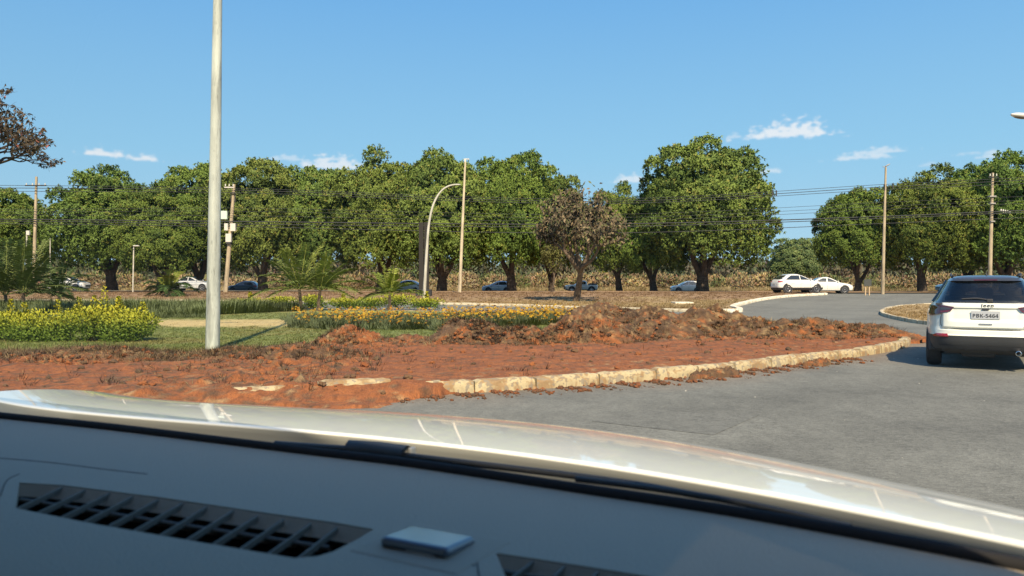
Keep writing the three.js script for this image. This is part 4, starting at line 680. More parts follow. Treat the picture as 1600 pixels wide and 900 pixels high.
const LV = {
  hatch: [[0.2, 1.88, -1.9, 0.76], [0.3, 1.94, -1.96, 0.83], [0.5, 1.97, -1.98, 0.86], [0.7, 1.95, -1.94, 0.865], [0.84, 1.91, -1.72, 0.85], [0.93, 1.88, -1.3, 0.825], [0.97, 1.86, -1.02, 0.8], [1.2, 1.66, -0.58, 0.7], [1.4, 1.4, -0.14, 0.61], [1.47, 1.15, 0.1, 0.52], [1.5, 0.8, 0.3, 0.36]],
  sedan: [[0.2, 2.08, -2.05, 0.76], [0.3, 2.14, -2.12, 0.83], [0.5, 2.16, -2.15, 0.865], [0.7, 2.14, -2.1, 0.87], [0.84, 2.1, -1.8, 0.855], [0.93, 2.02, -1.3, 0.82], [0.97, 1.62, -1.04, 0.79], [1.0, 1.52, -0.98, 0.775], [1.2, 1.18, -0.6, 0.69], [1.38, 0.82, -0.2, 0.6], [1.45, 0.55, 0.02, 0.5], [1.475, 0.3, 0.12, 0.34]],
  suv: [[0.24, 2.06, -2.05, 0.8], [0.34, 2.12, -2.12, 0.87], [0.55, 2.15, -2.15, 0.9], [0.8, 2.13, -2.1, 0.905], [0.95, 2.08, -1.85, 0.89], [1.03, 2.03, -1.4, 0.865], [1.08, 2.0, -1.1, 0.84], [1.3, 1.72, -0.62, 0.74], [1.5, 1.36, -0.14, 0.64], [1.58, 1.05, 0.15, 0.54], [1.61, 0.65, 0.35, 0.36]],
};
function car(name, label, category, kind, [x, y, z], turn, paintMat, o = {}) {
  const t = thing(name, label, category, [x, y, z], turn, o.group), L = LV[kind], h = hullOf(L, 6), yc = o.cladding ?? 0.26, top = L[L.length - 1][0], belt = kind === 'suv' ? 1.1 : kind === 'sedan' ? 1.0 : 0.98;
  mesh('body', creased(h.skin(yc, top, false, true), 0.7), paintMat, t);
  mesh('cladding', creased(h.skin(L[0][0], yc, true, false), 0.7), M.plastic, t);
  const r = o.wheel ?? 0.32, wy = r, wz = [L[2][1] - 0.78, L[2][2] + 0.84];
  for (const s of [-1, 1]) {
    const xs = (yy, zz, off) => s * (h.side(yy, zz) + off), pane = (za, zb, ya, yb, n) => mesh(n, grid(8, 5, (u, v) => { const yy = lerp(ya, yb, v), zz = lerp(za(yy), zb(yy), u); return [xs(yy, zz, 0.007), yy, zz]; }), M.glassDark, t);
    const ya = belt + 0.02, yb = top - 0.12, fa = (yy) => h.at(yy)[2] + 0.26, ba = (yy) => h.at(yy)[1] - (kind === 'sedan' ? 0.3 : 0.42), mid = 0.18;
    pane(fa, () => mid - 0.04, ya, yb, 'side_window'); pane(() => mid + 0.04, (yy) => Math.max(mid + 0.1, ba(yy)), ya, yb, 'side_window');
    for (const zz of wz) { mesh('wheel_arch', creased(new THREE.CylinderGeometry(r * 1.2, r * 1.2, 0.1, 28).rotateZ(Math.PI / 2).translate(s * (h.side(0.5, zz) - 0.042), wy + 0.02, zz)), M.dark, t); wheelOn(t, s * (h.side(0.5, zz) - 0.075), wy, zz, r, 0.19); }
    const lamp = (front, x0, x1, y0, y1, m, n) => mesh(n, laid([[x0, y0], [x1, y0 + 0.015], [x1, y1 - 0.02], [x0, y1]].map(([a, b]) => [a * s, b]), 0.016, (a, b, c) => [a, b, front ? h.front(b, a) - c : h.back(b, a) + c]), m, t);
    lamp(true, 0.5, 0.8, 0.66, 0.78, M.clear, 'headlight'); lamp(false, 0.5, 0.82, kind === 'suv' ? 0.9 : 0.76, kind === 'suv' ? 1.03 : 0.92, M.red, 'tail_light');
    mesh('wing_mirror', new RoundedBoxGeometry(0.2, 0.13, 0.1, 2, 0.04).translate(s * (h.side(belt, -0.75) + 0.1), belt + 0.06, -0.75), paintMat, t);
    mesh('door_gap', join(...[-0.72, 0.17, 1.02].map((zz) => tube([0.36, 0.5, 0.7, 0.86, belt].map((yy) => V(xs(yy, zz + (zz > 1 ? -0.12 * (belt - yy) * 0 : 0), 0.001), yy, zz)), 0.006, 0.006, 6, 4))), M.dark, t);
    mesh('door_handle', join(...[0.02, 0.86].map((zz) => box(0.03, 0.03, 0.17, xs(0.84, zz, 0.012), 0.84, zz, 0.01))), paintMat, t);
  }
  mesh('windscreen', grid(10, 6, (u, v) => { const yy = lerp(belt + 0.02, top - 0.07, v), w = h.at(yy)[3] * 0.86, xx = lerp(-w, w, u); return [xx, yy + 0.006, h.front(yy, xx) - 0.004]; }), M.glassDark, t);
  mesh('rear_window', grid(10, 6, (u, v) => { const yy = lerp(belt + 0.05, top - 0.1, v), w = h.at(yy)[3] * 0.84, xx = lerp(-w, w, u); return [xx, yy + 0.004, h.back(yy, xx) + 0.006]; }), M.glassDark, t);
  mesh('grille', laid([[-0.45, 0.42], [0.45, 0.42], [0.5, 0.58], [-0.5, 0.58]], 0.012, (a, b, c) => [a, b, h.front(b, a) - c]), M.plastic, t);
  mesh('licence_plate', box(0.4, 0.13, 0.012, 0, 0.72, h.back(0.72, 0) + 0.008), M.box, t);
  if (o.rails) for (const s of [-1, 1]) mesh('roof_rail', tube([V(s * 0.58, 1.54, -0.2), V(s * 0.57, 1.6, 0.1), V(s * 0.57, 1.6, 0.9), V(s * 0.58, 1.52, 1.2)], 0.02, 0.02, 16, 6), M.dark, t);
  return t;
}
const WHITE = paint(0.72, 0.71, 0.65), SILVER = paint(0.55, 0.56, 0.56), BLUEGREY = paint(0.48, 0.53, 0.56), NAVY = paint(0.05, 0.075, 0.1);
const RIGHT = -Math.PI / 2, LEFT = Math.PI / 2;
const spot = (px, d, up = 0) => { const p = onGround(px, d); p[1] += up + 0.03; return p; };
car('suv', 'white SUV with black lower cladding driving right, behind the white kerb', 'SUV', 'suv', spot(1245, 66, 0.1), RIGHT + 0.2, WHITE, { cladding: 0.46, wheel: 0.37, rails: false });
car('sedan', 'white sedan partly hidden by the white SUV, nearest the slender pole', 'car', 'sedan', spot(1292, 70, 0.02), RIGHT - 0.12, WHITE, { wheel: 0.33 });
const far = 'cars on the far road under the trees';
car('hatchback', 'blue grey hatchback driving left under the trees, right of the pale pole', 'car', 'hatch', spot(777, 99), LEFT, BLUEGREY, { group: far });
car('hatchback', 'white hatchback half hidden by the trunk of the biggest tree', 'car', 'hatch', spot(1072, 98), LEFT, WHITE, { group: far });
car('sedan', 'silver sedan driving right just left of the tall steel pole', 'car', 'sedan', spot(301, 79.5, 0.17), RIGHT, SILVER, { group: far });
car('hatchback', 'dark blue car half hidden right of the leaning utility pole', 'car', 'hatch', spot(381, 100), LEFT, NAVY, { group: far });
car('hatchback', 'silver car behind the palm fronds at the left edge', 'car', 'hatch', spot(108, 80.5, 0.17), RIGHT, SILVER, { group: far });
car('suv', 'white car behind the small bright palm', 'car', 'suv', spot(632, 97), LEFT, WHITE, { group: far, cladding: 0.3 });
car('sedan', 'pale car at the far right, just left of the white SUV with the licence plate', 'car', 'sedan', spot(1494, 88), LEFT, WHITE, { group: far });
{ // pickup: cab and open bed
  const t = thing('pickup_truck', 'white pickup truck behind the trunk of the dry brown tree', 'pickup truck', spot(908, 98), LEFT, far);
  const low = hullOf([[0.35, 2.0, -2.0, 0.78], [0.5, 2.06, -2.08, 0.86], [0.8, 2.06, -2.08, 0.87], [0.95, 2.04, -1.9, 0.85], [1.0, 2.02, -1.5, 0.82]], 8), cab = hullOf([[0.98, 0.78, -1.0, 0.82], [1.2, 0.72, -0.62, 0.74], [1.45, 0.6, -0.16, 0.64], [1.55, 0.45, 0.0, 0.5]], 7);
  mesh('body', creased(low.skin(0.42, 1.0, true, true), 0.7), WHITE, t); mesh('cab', creased(cab.skin(0.99, 1.55, false, true), 0.7), WHITE, t);
  mesh('cladding', creased(low.skin(0.35, 0.42, true), 0.7), M.plastic, t); mesh('cargo', box(1.3, 0.22, 1.0, 0, 1.08, 1.45, 0.04), M.dark, t); mesh('bull_bar', box(1.5, 0.4, 0.1, 0, 0.62, -2.12, 0.04), M.plastic, t);
  for (const s of [-1, 1]) { for (const z of [-1.25, 1.25]) { mesh('wheel_arch', new THREE.CylinderGeometry(0.45, 0.45, 0.1, 24).rotateZ(Math.PI / 2).translate(s * (low.side(0.6, z) - 0.04), 0.4, z), M.dark, t); wheelOn(t, s * (low.side(0.6, z) - 0.07), 0.37, z, 0.37, 0.22); } mesh('side_window', grid(6, 4, (u, v) => { const y = lerp(1.05, 1.44, v), z = lerp(cab.at(y)[2] + 0.22, cab.at(y)[1] - 0.14, u); return [s * (cab.side(y, z) + 0.006), y, z]; }), M.glassDark, t); }
  mesh('windscreen', grid(6, 4, (u, v) => { const y = lerp(1.04, 1.5, v), w = cab.at(y)[3] * 0.85, x = lerp(-w, w, u); return [x, y + 0.004, cab.front(y, x) - 0.006]; }), M.glassDark, t);
}
// ------------------------------------------------------------ the white SUV in front on the right
{
  const A = 31 * Math.PI / 180, D = 12.1, X = (1540 - 800) / 1200 * D;
  const t = thing('suv', 'large white SUV with black roof and licence plate PBK-5464 at the right edge', 'SUV', [X, 0.016, -D], -A); t.scale.setScalar(0.955);
  const L = [[0.28, -0.16, -4.2, 0.78], [0.34, -0.06, -4.3, 0.85], [0.44, 0, -4.36, 0.885], [0.575, 0.012, -4.38, 0.9], [0.6, -0.005, -4.38, 0.9], [0.66, -0.01, -4.38, 0.905], [0.69, -0.035, -4.38, 0.905], [0.8, -0.05, -4.36, 0.905], [0.93, -0.065, -4.3, 0.9], [1.02, -0.08, -4.1, 0.875], [1.07, -0.09, -3.3, 0.845], [1.12, -0.105, -3.05, 0.80], [1.16, -0.125, -2.95, 0.765], [1.3, -0.215, -2.7, 0.69], [1.46, -0.32, -2.4, 0.605], [1.5, -0.34, -2.3, 0.585], [1.54, -0.39, -2.1, 0.545], [1.575, -0.5, -1.9, 0.46], [1.59, -0.7, -1.7, 0.33]];
  const h = hullOf(L, 5), on = (x, y, c) => [x, y, h.back(y, x) + c], W = paint(0.71, 0.72, 0.63), na = 160;
  mesh('body', creased(h.skin(0.575, 1.12, false, false, na), 0.5), W, t);
  mesh('bumper', creased(h.skin(0.28, 0.575, true, false, na), 0.5), withMap(mat(0.028, 0.03, 0.032, 0.6), null, T.dash, 0.0008), t);
  // tinted glasshouse with pillars, and the seats inside
  const tintGlass = (k) => new THREE.MeshPhysicalMaterial({ color: new THREE.Color().setRGB(k, k * 1.02, k), roughness: 0, transmission: 1, thickness: 0, ior: 1.5, side: THREE.DoubleSide });
  mesh('side_window', creased(h.skin(1.12, 1.5, false, false, na), 0.5), tintGlass(0.3), t);
  mesh('parcel_shelf', box(1.46, 0.03, 3.0, 0, 1.1, -1.68), M.dark, t); mesh('headliner', box(1.0, 0.02, 1.9, 0, 1.488, -1.45), mat(0.3, 0.29, 0.27, 0.9), t);
  for (const [x, z, k] of [[-0.42, -1.05, 0], [0.42, -1.05, 0], [0, -1.05, 0], [-0.36, -2.0, 1], [0.36, -2.0, 1]]) { const st = mesh('seat', new RoundedBoxGeometry(k ? 0.48 : 0.4, 0.16, 0.12, 3, 0.05).translate(x, 1.16, z), mat(0.28, 0.24, 0.19, 0.8), t); mesh('headrest', new RoundedBoxGeometry(0.25, 0.16, 0.1, 3, 0.045).translate(x, k ? 1.36 : 1.3, z), mat(0.28, 0.24, 0.19, 0.8), st); }
  const pillarMat = phys(0.014, 0.015, 0.016, 0.25, { clearcoat: 1, clearcoatRoughness: 0.05 });
  for (const s of [-1, 1]) { mesh('pillar', laid([[0.625, 1.12], [0.795, 1.12], [0.592, 1.5], [0.5, 1.5]].map(([x, y]) => [x * s, y]), 0.006, (x, y, c) => { const w = h.at(y)[3] * 0.994; return on(Math.sign(x) * Math.min(Math.abs(x), w), y, c); }, 0.04), pillarMat, t); for (const z of [-1.0, -1.95]) mesh('pillar', tube([1.12, 1.25, 1.38, 1.5].map((y) => V(s * (h.side(y, z) - 0.005), y, z - (y - 1.12) * 0.1)), 0.04, 0.035, 8, 8), pillarMat, t); }
  mesh('window_frame', join(laid([[-0.7, 1.12], [0.7, 1.12], [0.69, 1.165], [-0.69, 1.165]], 0.006, on), laid([[-0.56, 1.465], [0.56, 1.465], [0.55, 1.5], [-0.55, 1.5]], 0.006, on)), pillarMat, t);
  const rf = mesh('roof', creased(h.skin(1.5, 1.59, false, true, na), 0.7), paint(0.05, 0.053, 0.058), t);
  mesh('spoiler', laid([[-0.53, 1.495], [0.53, 1.495], [0.5, 1.545], [-0.5, 1.545]], 0.06, (x, y, c) => on(x, y, c - 0.004)), paint(0.035, 0.037, 0.04), rf);
  mesh('brake_light', laid([[-0.17, 1.503], [0.17, 1.503], [0.17, 1.52], [-0.17, 1.52]], 0.006, (x, y, c) => on(x, y, c + 0.056)), M.smokedRed, rf);
  mesh('antenna', new THREE.ConeGeometry(0.035, 0.1, 10).scale(0.5, 1, 1.4).translate(0.02, 1.63, -0.72), M.dark, rf);
  for (const s of [-1, 1]) mesh('roof_rail', tube([V(s * 0.5, 1.56, -0.7), V(s * 0.52, 1.6, -0.85), V(s * 0.52, 1.61, -1.6), V(s * 0.5, 1.57, -1.9)], 0.018, 0.018, 16, 8), M.dark, rf);
  const rw = mesh('rear_window', grid(24, 10, (u, v) => { const y = lerp(1.15, 1.48, v), w = lerp(0.66, 0.53, v), x = lerp(-w, w, u); return on(x, y, 0.012); }), tintGlass(0.75), t);
  mesh('wiper', join(tube([[-0.34, 1.19], [-0.1, 1.2], [0.06, 1.17]].map(([x, y]) => V(...on(x, y, 0.022))), 0.012, 0.016, 8, 6), new RoundedBoxGeometry(0.09, 0.06, 0.04, 2, 0.015).translate(0.06, 1.165, h.back(1.165, 0) + 0.02)), M.dark, rw);
  // tailgate pressed with a hollow for the plate
  const rec = (x, y) => sstep(0.56, 0.44, Math.abs(x)) * sstep(0.8, 0.86, y) * sstep(1.045, 1.02, y), edge = (x, y) => Math.min(1, Math.min(0.64 - Math.abs(x), y - 0.69, 1.125 - y) / 0.03);
  const tg = mesh('tailgate', creased(grid(90, 48, (u, v) => { const x = lerp(-0.64, 0.64, u), y = lerp(0.69, 1.125, v); return on(x, y, 0.003 + Math.max(0, edge(x, y)) * 0.032 - rec(x, y) * 0.027 * Math.max(0, edge(x, y))); }), 0.6), W, t);
  const plate = mesh('licence_plate', new RoundedBoxGeometry(0.41, 0.135, 0.012, 2, 0.006).translate(0, 0.925, h.back(0.925, 0) + 0.028), mat(0.42, 0.44, 0.46, 0.4), tg);
  const font = await new FontLoader().loadAsync('fonts/droid/droid_sans_mono_regular.typeface.json'), bold = await new FontLoader().loadAsync('fonts/droid/droid_sans_bold.typeface.json');
  const word = (s, f, size, depth, x, y, z, slant = 0, k = 1) => { const g = new TextGeometry(s, { font: f, size, depth, curveSegments: 3, bevelEnabled: false }); g.computeBoundingBox(); const b = g.boundingBox; g.translate(-(b.min.x + b.max.x) / 2, -(b.min.y + b.max.y) / 2, 0); g.scale(k, 1, 1); if (slant) g.applyMatrix4(new THREE.Matrix4().makeShear(0, 0, slant, 0, 0, 0)); g.translate(x, y, z); return g; };
  const zp = h.back(0.925, 0) + 0.034;
  mesh('plate_lettering', word('PBK-5464', bold, 0.062, 0.003, 0, 0.915, zp, 0, 0.98), mat(0.03, 0.035, 0.045, 0.6), plate);
  mesh('lettering', word('Jeep', bold, 0.056, 0.012, 0.02, 1.073, h.back(1.08, 0) + 0.03, 0.15, 1.15), mat(0.16, 0.16, 0.16, 0.25, { metalness: 0.8 }), tg);
  mesh('lettering', word('LIMITED', bold, 0.02, 0.008, 0.53, 0.735, h.back(0.735, 0.53) + 0.03, 0.1, 1.9), mat(0.16, 0.16, 0.16, 0.25, { metalness: 0.8 }), tg);
  mesh('handle', new RoundedBoxGeometry(0.19, 0.026, 0.02, 2, 0.008).translate(0, 0.775, h.back(0.775, 0) + 0.04), M.chrome, tg);
  mesh('camera_housing', new RoundedBoxGeometry(0.1, 0.03, 0.03, 2, 0.008).translate(0, 1.02, h.back(1.02, 0) + 0.03), M.dark, tg);
  const gap = (pts) => tube(pts.map(([x, y]) => V(...on(x, y, 0.004))), 0.005, 0.005, 30, 5);
  mesh('panel_gap', gap([[-0.64, 0.93], [-0.652, 0.85], [-0.65, 0.75], [-0.6, 0.692], [-0.4, 0.684], [0, 0.682], [0.4, 0.684], [0.6, 0.692], [0.65, 0.75], [0.652, 0.85], [0.64, 0.93]]), M.dark, t);
  for (const s of [-1, 1]) {
    const lamp = [[0.45, 1.055], [0.5, 0.985], [0.62, 0.95], [0.8, 0.9], [0.862, 0.905], [0.868, 1.0], [0.82, 1.075], [0.6, 1.08]].map(([x, y]) => [x * s, y]), tl = mesh('tail_light', laid(lamp, 0.046, on, 0.03), M.smokedRed, t);
    mesh('red_lens', laid([[0.5, 1.0], [0.54, 0.968], [0.66, 0.957], [0.66, 0.985]].map(([x, y]) => [x * s, y]), 0.006, (x, y, c) => on(x, y, c + 0.044), 0.03), phys(0.13, 0.012, 0.02, 0.15, { clearcoat: 1 }), tl);
    mesh('clear_lens', laid([[0.5, 1.035], [0.52, 1.012], [0.655, 1.0], [0.655, 1.045], [0.6, 1.048]].map(([x, y]) => [x * s, y]), 0.006, (x, y, c) => on(x, y, c + 0.044), 0.03), phys(0.05, 0.045, 0.05, 0.1, { clearcoat: 1 }), tl);
    mesh('reflector', laid([[0.53, 0.555], [0.55, 0.605], [0.72, 0.602], [0.775, 0.57], [0.76, 0.545]].map(([x, y]) => [x * s, y]), 0.014, on, 0.04), M.red, t);
    for (const z of [-0.86, -3.48]) wheelOn(t, s * 0.775, 0.352, z, 0.352, 0.23, M.rim, 7);
    mesh('wheel_housing', box(0.3, 0.34, 0.85, s * 0.7, 0.45, -0.86, 0.05), M.dark, t);
  }
  mesh('exhaust', join(...[0.46, 0.59].map((x) => new THREE.LatheGeometry([[0.036, 0], [0.044, 0], [0.046, 0.02], [0.046, 0.16], [0.036, 0.16]].map(([a, b]) => new THREE.Vector2(a, b)), 20).rotateX(-Math.PI / 2).translate(x, 0.31, 0.01))), M.chrome, t);
  mesh('underbody', join(box(1.2, 0.12, 3.6, 0, 0.3, -2.2, 0.03), box(0.5, 0.12, 0.4, -0.1, 0.26, -0.5, 0.05), cyl(0.04, 0.04, 1.5, 0, 0, 0).rotateZ(Math.PI / 2).translate(0.75, 0.34, -0.86)), M.dark, t);
  mesh('diffuser', laid([[-0.62, 0.31], [0.62, 0.31], [0.68, 0.4], [-0.68, 0.4]], 0.02, on), M.dark, t);
}

// ------------------------------------------------------------ the car we sit in (x across, -z forward, turned towards the right)
{
  const A = 29.5 * Math.PI / 180, own = thing('car', 'pale silver car seen from inside: dashboard with air vents, windscreen edge and bonnet', 'car', [0, 0, 0], -A);
  const sA = Math.sin(A), cA = Math.cos(A);
  const spotAt = (px, py, drop) => { const r = rayOf(px, py), k = -drop / r.y, x = r.x * k, d = -r.z * k; return [x * cA - d * sA, EYE - drop, -(x * sA + d * cA)]; };  // a point that far below the eye, in the car's axes
  const vc = -0.6, silver = phys(0.84, 0.86, 0.78, 0.35, { clearcoat: 1, clearcoatRoughness: 0.03 });
  const u0 = (q) => 0.7083 + 0.0247 * q - 0.2199 * q * q - 0.2029 * q ** 3 + 0.0826 * q ** 4;
  const drop = (q, w) => 0.1801 - 0.0175 * q - 0.0006 * q * q - 0.0136 * q ** 4 + (0.025 + 0.0503 * q + 0.0303 * q * q) * w + (0.2333 - 0.0332 * q + 0.2875 * q * q + 0.0811 * q ** 4) * w * w;
  const hoodAt = (q, w) => [vc + q, EYE - drop(q, w), -(u0(q) + w)];
  const HW = 0.84;
  mesh('bonnet', grid(90, 70, (a, b) => hoodAt(lerp(-HW, HW, a), b * 0.98)), silver, own);
  // rolled rear edge and the lip that faces the windscreen
  const lip = [[0, 0], [-0.003, 0.0006], [-0.0048, 0.002], [-0.005, 0.0036], [-0.001, 0.011], [0.008, 0.026], [0.026, 0.055]];
  mesh('bonnet_lip', grid(90, lip.length - 1, (a, b) => { const q = lerp(-HW, HW, a), [w, dn] = lip[Math.round(b * (lip.length - 1))], p = hoodAt(q, 0); return [p[0], p[1] - dn, p[2] - w]; }), silver, own);
  // fenders and nose
  for (const s of [-1, 1]) mesh('fender', grid(40, 8, (a, b) => { const p = hoodAt(s * HW, a * 0.98), k = b * Math.PI / 2; return [p[0] + s * 0.05 * Math.sin(k), p[1] - 0.35 * (1 - Math.cos(k)) - 0.25 * b * b, p[2]]; }), silver, own);
  mesh('nose', grid(60, 10, (a, b) => { const q = lerp(-HW - 0.05, HW + 0.05, a), p = hoodAt(Math.max(-HW, Math.min(HW, q)), 0.98), k = b * Math.PI / 2; return [vc + q, Math.max(0.3, p[1] - 0.5 * (1 - Math.cos(k)) - 0.2 * b), p[2] - 0.12 * Math.sin(k)]; }), silver, own);
  // seal along the foot of the windscreen
  const DR = 0.165, sealPx = [[-120, 638], [0, 651], [172, 669], [344, 690], [500, 709], [619, 723], [744, 741], [900, 765], [1133, 800], [1300, 829], [1350, 838], [1600, 886], [1760, 922], [1990, 982]];
  const seal = sealPx.map(([x, y]) => spotAt(x, y, DR)), first = seal[0], last = seal[seal.length - 1];
  const sealV = seal.map((p) => V(...p)), sealCurve = new THREE.CatmullRomCurve3(sealV, false, 'centripetal');
  mesh('windscreen_seal', tube(sealV, 0.0058, 0.0058, 90, 10), mat(0.006, 0.006, 0.007, 0.8), own);
  const sealPts = sealCurve.getSpacedPoints(60);
  // cowl below the bonnet lip, with wiper arm and pivot
  mesh('cowl', grid(60, 6, (a, b) => { const p = sealPts[Math.round(a * 60)], q = Math.max(-HW, Math.min(HW, p.x - vc)), e = hoodAt(q, 0); return [lerp(p.x, vc + q, b), lerp(p.y - 0.007, e[1] - 0.046, b) - 0.012 * Math.sin(b * Math.PI), lerp(p.z - 0.004, e[2] + 0.004, b)]; }), mat(0.012, 0.0125, 0.013, 0.7), own);
  const wip = (pts, r0, r1, dr) => tube(pts.map(([x, y]) => V(...spotAt(x, y, dr))), r0, r1, 30, 8);
  mesh('wiper', join(wip([[430, 694], [500, 699], [560, 703], [640, 713], [760, 727], [900, 744], [1000, 758], [1100, 776]], 0.004, 0.003, 0.18), wip([[545, 703], [590, 706], [636, 712]], 0.011, 0.011, 0.18), wip([[900, 748], [1040, 766], [1180, 790], [1330, 824]], 0.003, 0.0026, 0.178)), mat(0.02, 0.021, 0.022, 0.45), own);
  { const p = spotAt(634, 706, 0.178); mesh('wiper_clip', join(box(0.005, 0.018, 0.01, p[0], p[1] - 0.002, p[2], 0.002), box(0.005, 0.018, 0.01, p[0] + 0.008, p[1] - 0.003, p[2], 0.002)), mat(0.25, 0.26, 0.25, 0.35), own); }
  // dashboard: a soft top with two vent openings
  const dashMat = withMap(mat(0.37, 0.315, 0.235, 0.65), null, T.dash, 0.0006), dr = 0.166, th = 0.0085;
  const P2 = (px, py) => { const p = spotAt(px, py, dr); return [p[0], -p[2]]; };
  const ventA = [[30, 754], [98, 758], [250, 777], [400, 799], [520, 816], [584, 827], [556, 844], [520, 862], [496, 869], [460, 872], [300, 845], [150, 819], [24, 794]].map((q) => P2(...q));
  const ventB = [[775, 864], [850, 875], [960, 892], [1080, 911], [1170, 927], [1150, 965], [1000, 935], [790, 901]].map((q) => P2(...q));
  const out = [...sealPts.map((p) => [p.x, -p.z - 0.003]), [0.13, 0.36], [0.13, -0.05], [-1.36, -0.05], [-1.36, 0.4]];
  const shape = new THREE.Shape(out.map(([x, z]) => new THREE.Vector2(x, z)));
  for (const v of [ventA, ventB]) shape.holes.push(new THREE.Path(v.map(([x, z]) => new THREE.Vector2(x, z))));
  let dg = new THREE.ExtrudeGeometry(shape, { depth: th, bevelEnabled: false, curveSegments: 4 }); dg.rotateX(-Math.PI / 2); dg.translate(0, EYE - dr - th, 0);
  { const P = dg.attributes.position, uv = []; for (let i = 0; i < P.count; i++) uv.push(P.getX(i) / 0.12, P.getZ(i) / 0.12); dg.setAttribute('uv', new THREE.Float32BufferAttribute(uv, 2)); }
  const dash = mesh('dashboard', dg, dashMat, own);
  const wellMat = mat(0.06, 0.052, 0.044, 0.9), barMat = mat(0.12, 0.108, 0.088, 0.6), duct = mat(0.5, 0.38, 0.27, 0.9), band = withMap(mat(0.62, 0.5, 0.36, 0.9), null, T.dash, 0.0012);
  const yTop = EYE - dr;
  function vent(back, front, slats, bar, cells, outline) {
    // textured rear wall just inside the opening, dark well under it
    mesh('vent_wall', grid(24, 2, (a, b) => { const i = a * (back.length - 1), k = Math.min(back.length - 2, Math.floor(i)), f = i - k, x = lerp(back[k][0], back[k + 1][0], f), z = lerp(back[k][1], back[k + 1][1], f); return [x - b * 0.001, yTop - 0.0006 - b * 0.008, -(z - 0.0007 - b * 0.0095), a * 8, b]; }), band, dash);
    const cx = outline.reduce((s, q) => s + q[0], 0) / outline.length, cz = outline.reduce((s, q) => s + q[1], 0) / outline.length, big = outline.map(([x, z]) => [cx + (x - cx) * 1.08, cz + (z - cz) * 1.5]), w = new THREE.Shape(big.map(([x, z]) => new THREE.Vector2(x, z)));
    const wg = new THREE.ExtrudeGeometry(w, { depth: 0.003, bevelEnabled: false }).rotateX(-Math.PI / 2).translate(0, EYE - dr - 0.05, 0), wall = grid(big.length, 1, (a, b) => { const q = big[Math.round(a * big.length) % big.length]; return [q[0], lerp(EYE - dr - 0.05, EYE - dr - th - 0.001, b), -q[1]]; });
    mesh('vent_well', join(wg, wall), wellMat, dash);
    for (const [a, b] of slats) { // thin upright blades across the opening
      const p = V(a[0], 0, -a[1]), q = V(b[0], 0, -b[1]), d = q.clone().sub(p), l = d.length(), g = box(l, 0.0042, 0.0014, l / 2, 0, 0); g.rotateY(Math.atan2(-d.z, d.x)); g.translate(p.x, yTop - 0.003, p.z); mesh('vent_slat', g, barMat, dash);
    }
    mesh('vent_bar', tube(bar.map(([x, z]) => V(x, yTop - 0.0055, -z)), 0.0019, 0.0019, 12, 6), barMat, dash);
    for (const [x, z] of cells) mesh('vent_duct', new RoundedBoxGeometry(0.013, 0.004, 0.009, 1, 0.0015).rotateY(0.2).translate(x, yTop - 0.022, -z), duct, dash);
  }
  const pair = (l) => l.map(([a, b, c, d]) => [P2(a, b), P2(c, d)]), low = (px, py, dp) => { const p = spotAt(px, py, dr + dp); return [p[0], -p[2]]; };
  vent([[30, 754], [98, 758], [250, 777], [400, 799], [520, 816], [584, 827]].map((q) => P2(...q)), null,
    pair([[26, 792, 98, 759], [58, 799, 134, 763], [95, 806, 172, 768], [131, 813, 208, 773], [170, 819, 248, 778], [207, 828, 286, 783], [250, 834, 325, 788], [291, 841, 365, 795], [332, 848, 403, 803], [375, 855, 443, 809], [418, 863, 486, 815], [465, 870, 527, 821]]),
    [[32, 781], [250, 816], [515, 857]].map(([x, y]) => low(x, y, 0.0055)), [66, 103, 140, 178, 217, 254, 294, 334, 374, 414, 452, 492].map((x, i) => low(x, 785 + (x - 66) * 0.165, 0.022)), ventA);
  vent([[775, 864], [850, 875], [960, 892], [1080, 911], [1170, 927]].map((q) => P2(...q)), null,
    pair([[795, 903, 836, 872], [850, 912, 885, 879], [905, 921, 936, 888], [962, 930, 988, 896], [1020, 940, 1042, 904]]), [[780, 893], [960, 925], [1140, 957]].map(([x, y]) => low(x, y, 0.0055)), [[830, 905], [880, 913]].map(([x, y]) => low(x, y, 0.03)), ventB);
  const seamMat = mat(0.05, 0.045, 0.04, 0.8);
  for (const l of [[[0, 716], [80, 723], [160, 733], [230, 741]], [[741, 836], [744, 868], [750, 910]], [[0, 776], [14, 748], [30, 741]], [[586, 850], [660, 866], [742, 884]]]) mesh('seam', tube(l.map(([x, y]) => V(...spotAt(x, y, dr))), 0.0005, 0.0005, 16, 5), seamMat, dash);
  { // light sensor on a low plateau
    const c = spotAt(678, 842, dr - 0.003), b = mesh('sensor_base', new RoundedBoxGeometry(0.085, 0.012, 0.07, 3, 0.005).translate(0, 0, 0), dashMat, dash); b.position.set(c[0] + 0.002, yTop - 0.0052, c[2] + 0.005); b.rotation.y = 0.0;
    const s = mesh('sensor', new RoundedBoxGeometry(0.05, 0.007, 0.036, 4, 0.0034), phys(0.09, 0.115, 0.15, 0.28, { clearcoat: 1, clearcoatRoughness: 0.15 }), b); s.position.set(-0.003, 0.0078, 0.0); s.rotation.set(-0.08, 0.05, 0);
    const chromeBit = mesh('sensor_trim', new RoundedBoxGeometry(0.022, 0.0035, 0.003, 2, 0.0014), M.chrome, b); chromeBit.position.set(0.003, 0.0068, 0.0158); chromeBit.rotation.set(0, 0.05, 0);
  }
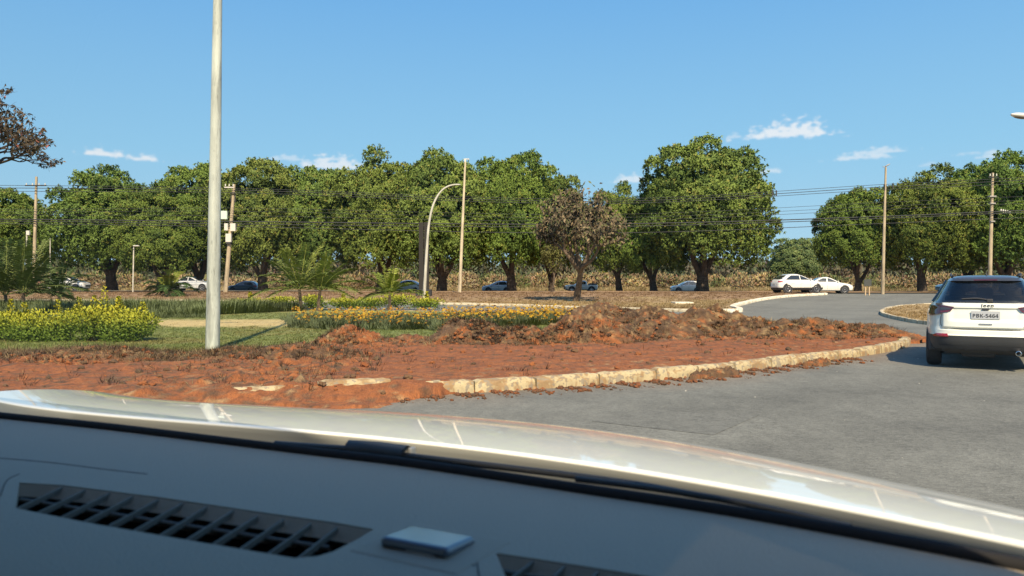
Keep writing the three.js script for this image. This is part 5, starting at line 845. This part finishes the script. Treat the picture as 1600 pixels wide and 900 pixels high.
  mesh('dashboard_front', box(1.5, 0.4, 0.03, -0.61, EYE - dr - 0.22, 0.06), dashMat, own);
  // windscreen from the seal up to the roof
  const roofY = 1.66, rz = (x) => -0.3 - 0.05 * (1 - ((x - vc) / 0.75) ** 2);
  mesh('windscreen', grid(60, 16, (a, b) => { const p = sealPts[Math.round(a * 60)], x = lerp(p.x, vc + (p.x - vc) * 0.95, b); return [x, lerp(p.y + 0.002, roofY - 0.02, b), lerp(p.z, rz(x), b) - 0.03 * Math.sin(b * Math.PI)]; }), new THREE.MeshPhysicalMaterial({ color: 0xffffff, roughness: 0, transmission: 1, thickness: 0, ior: 1.5, side: THREE.DoubleSide }), own);
  mesh('roof', box(1.5, 0.05, 2.64, -0.6, roofY + 0.01, 1.06, 0.02), mat(0.5, 0.5, 0.48, 0.8), own);
  for (const s of [-1, 1]) { const x0 = vc + s * 0.78, x1 = vc + s * 0.68; mesh('pillar', tube([V(x0, 1.2, -0.42), V(x1, roofY, -0.26)], 0.04, 0.035, 1, 10), M.dark, own); mesh('pillar', tube([V(x0, 1.1, 1.1), V(x1, roofY, 1.0)], 0.05, 0.045, 1, 10), M.dark, own); mesh('door', box(0.08, 0.85, 2.6, vc + s * 0.79, 0.76, 0.9, 0.03), silver, own); }
  const tinted = new THREE.MeshPhysicalMaterial({ color: new THREE.Color().setRGB(0.03, 0.03, 0.03), roughness: 0, transmission: 1, thickness: 0, ior: 1.5, side: THREE.DoubleSide });
  for (const s of [-1, 1]) mesh('side_window', grid(8, 4, (a, b) => [vc + s * lerp(0.775, 0.69, b), lerp(1.18, roofY, b), lerp(lerp(-0.46, -0.24, b), 1.15, a)]), tinted, own);
  mesh('rear_wall', box(1.5, 1.2, 0.08, vc, 1.06, 2.3, 0.03), silver, own);
  mesh('floor', box(1.5, 0.06, 2.8, vc, 0.38, 0.9), M.dark, own);
  for (const s of [-1, 1]) { wheelOn(own, vc + s * 0.76, 0.34, -1.1, 0.34, 0.22); wheelOn(own, vc + s * 0.76, 0.34, 1.6, 0.34, 0.22); }
}

renderer.render(scene, camera);
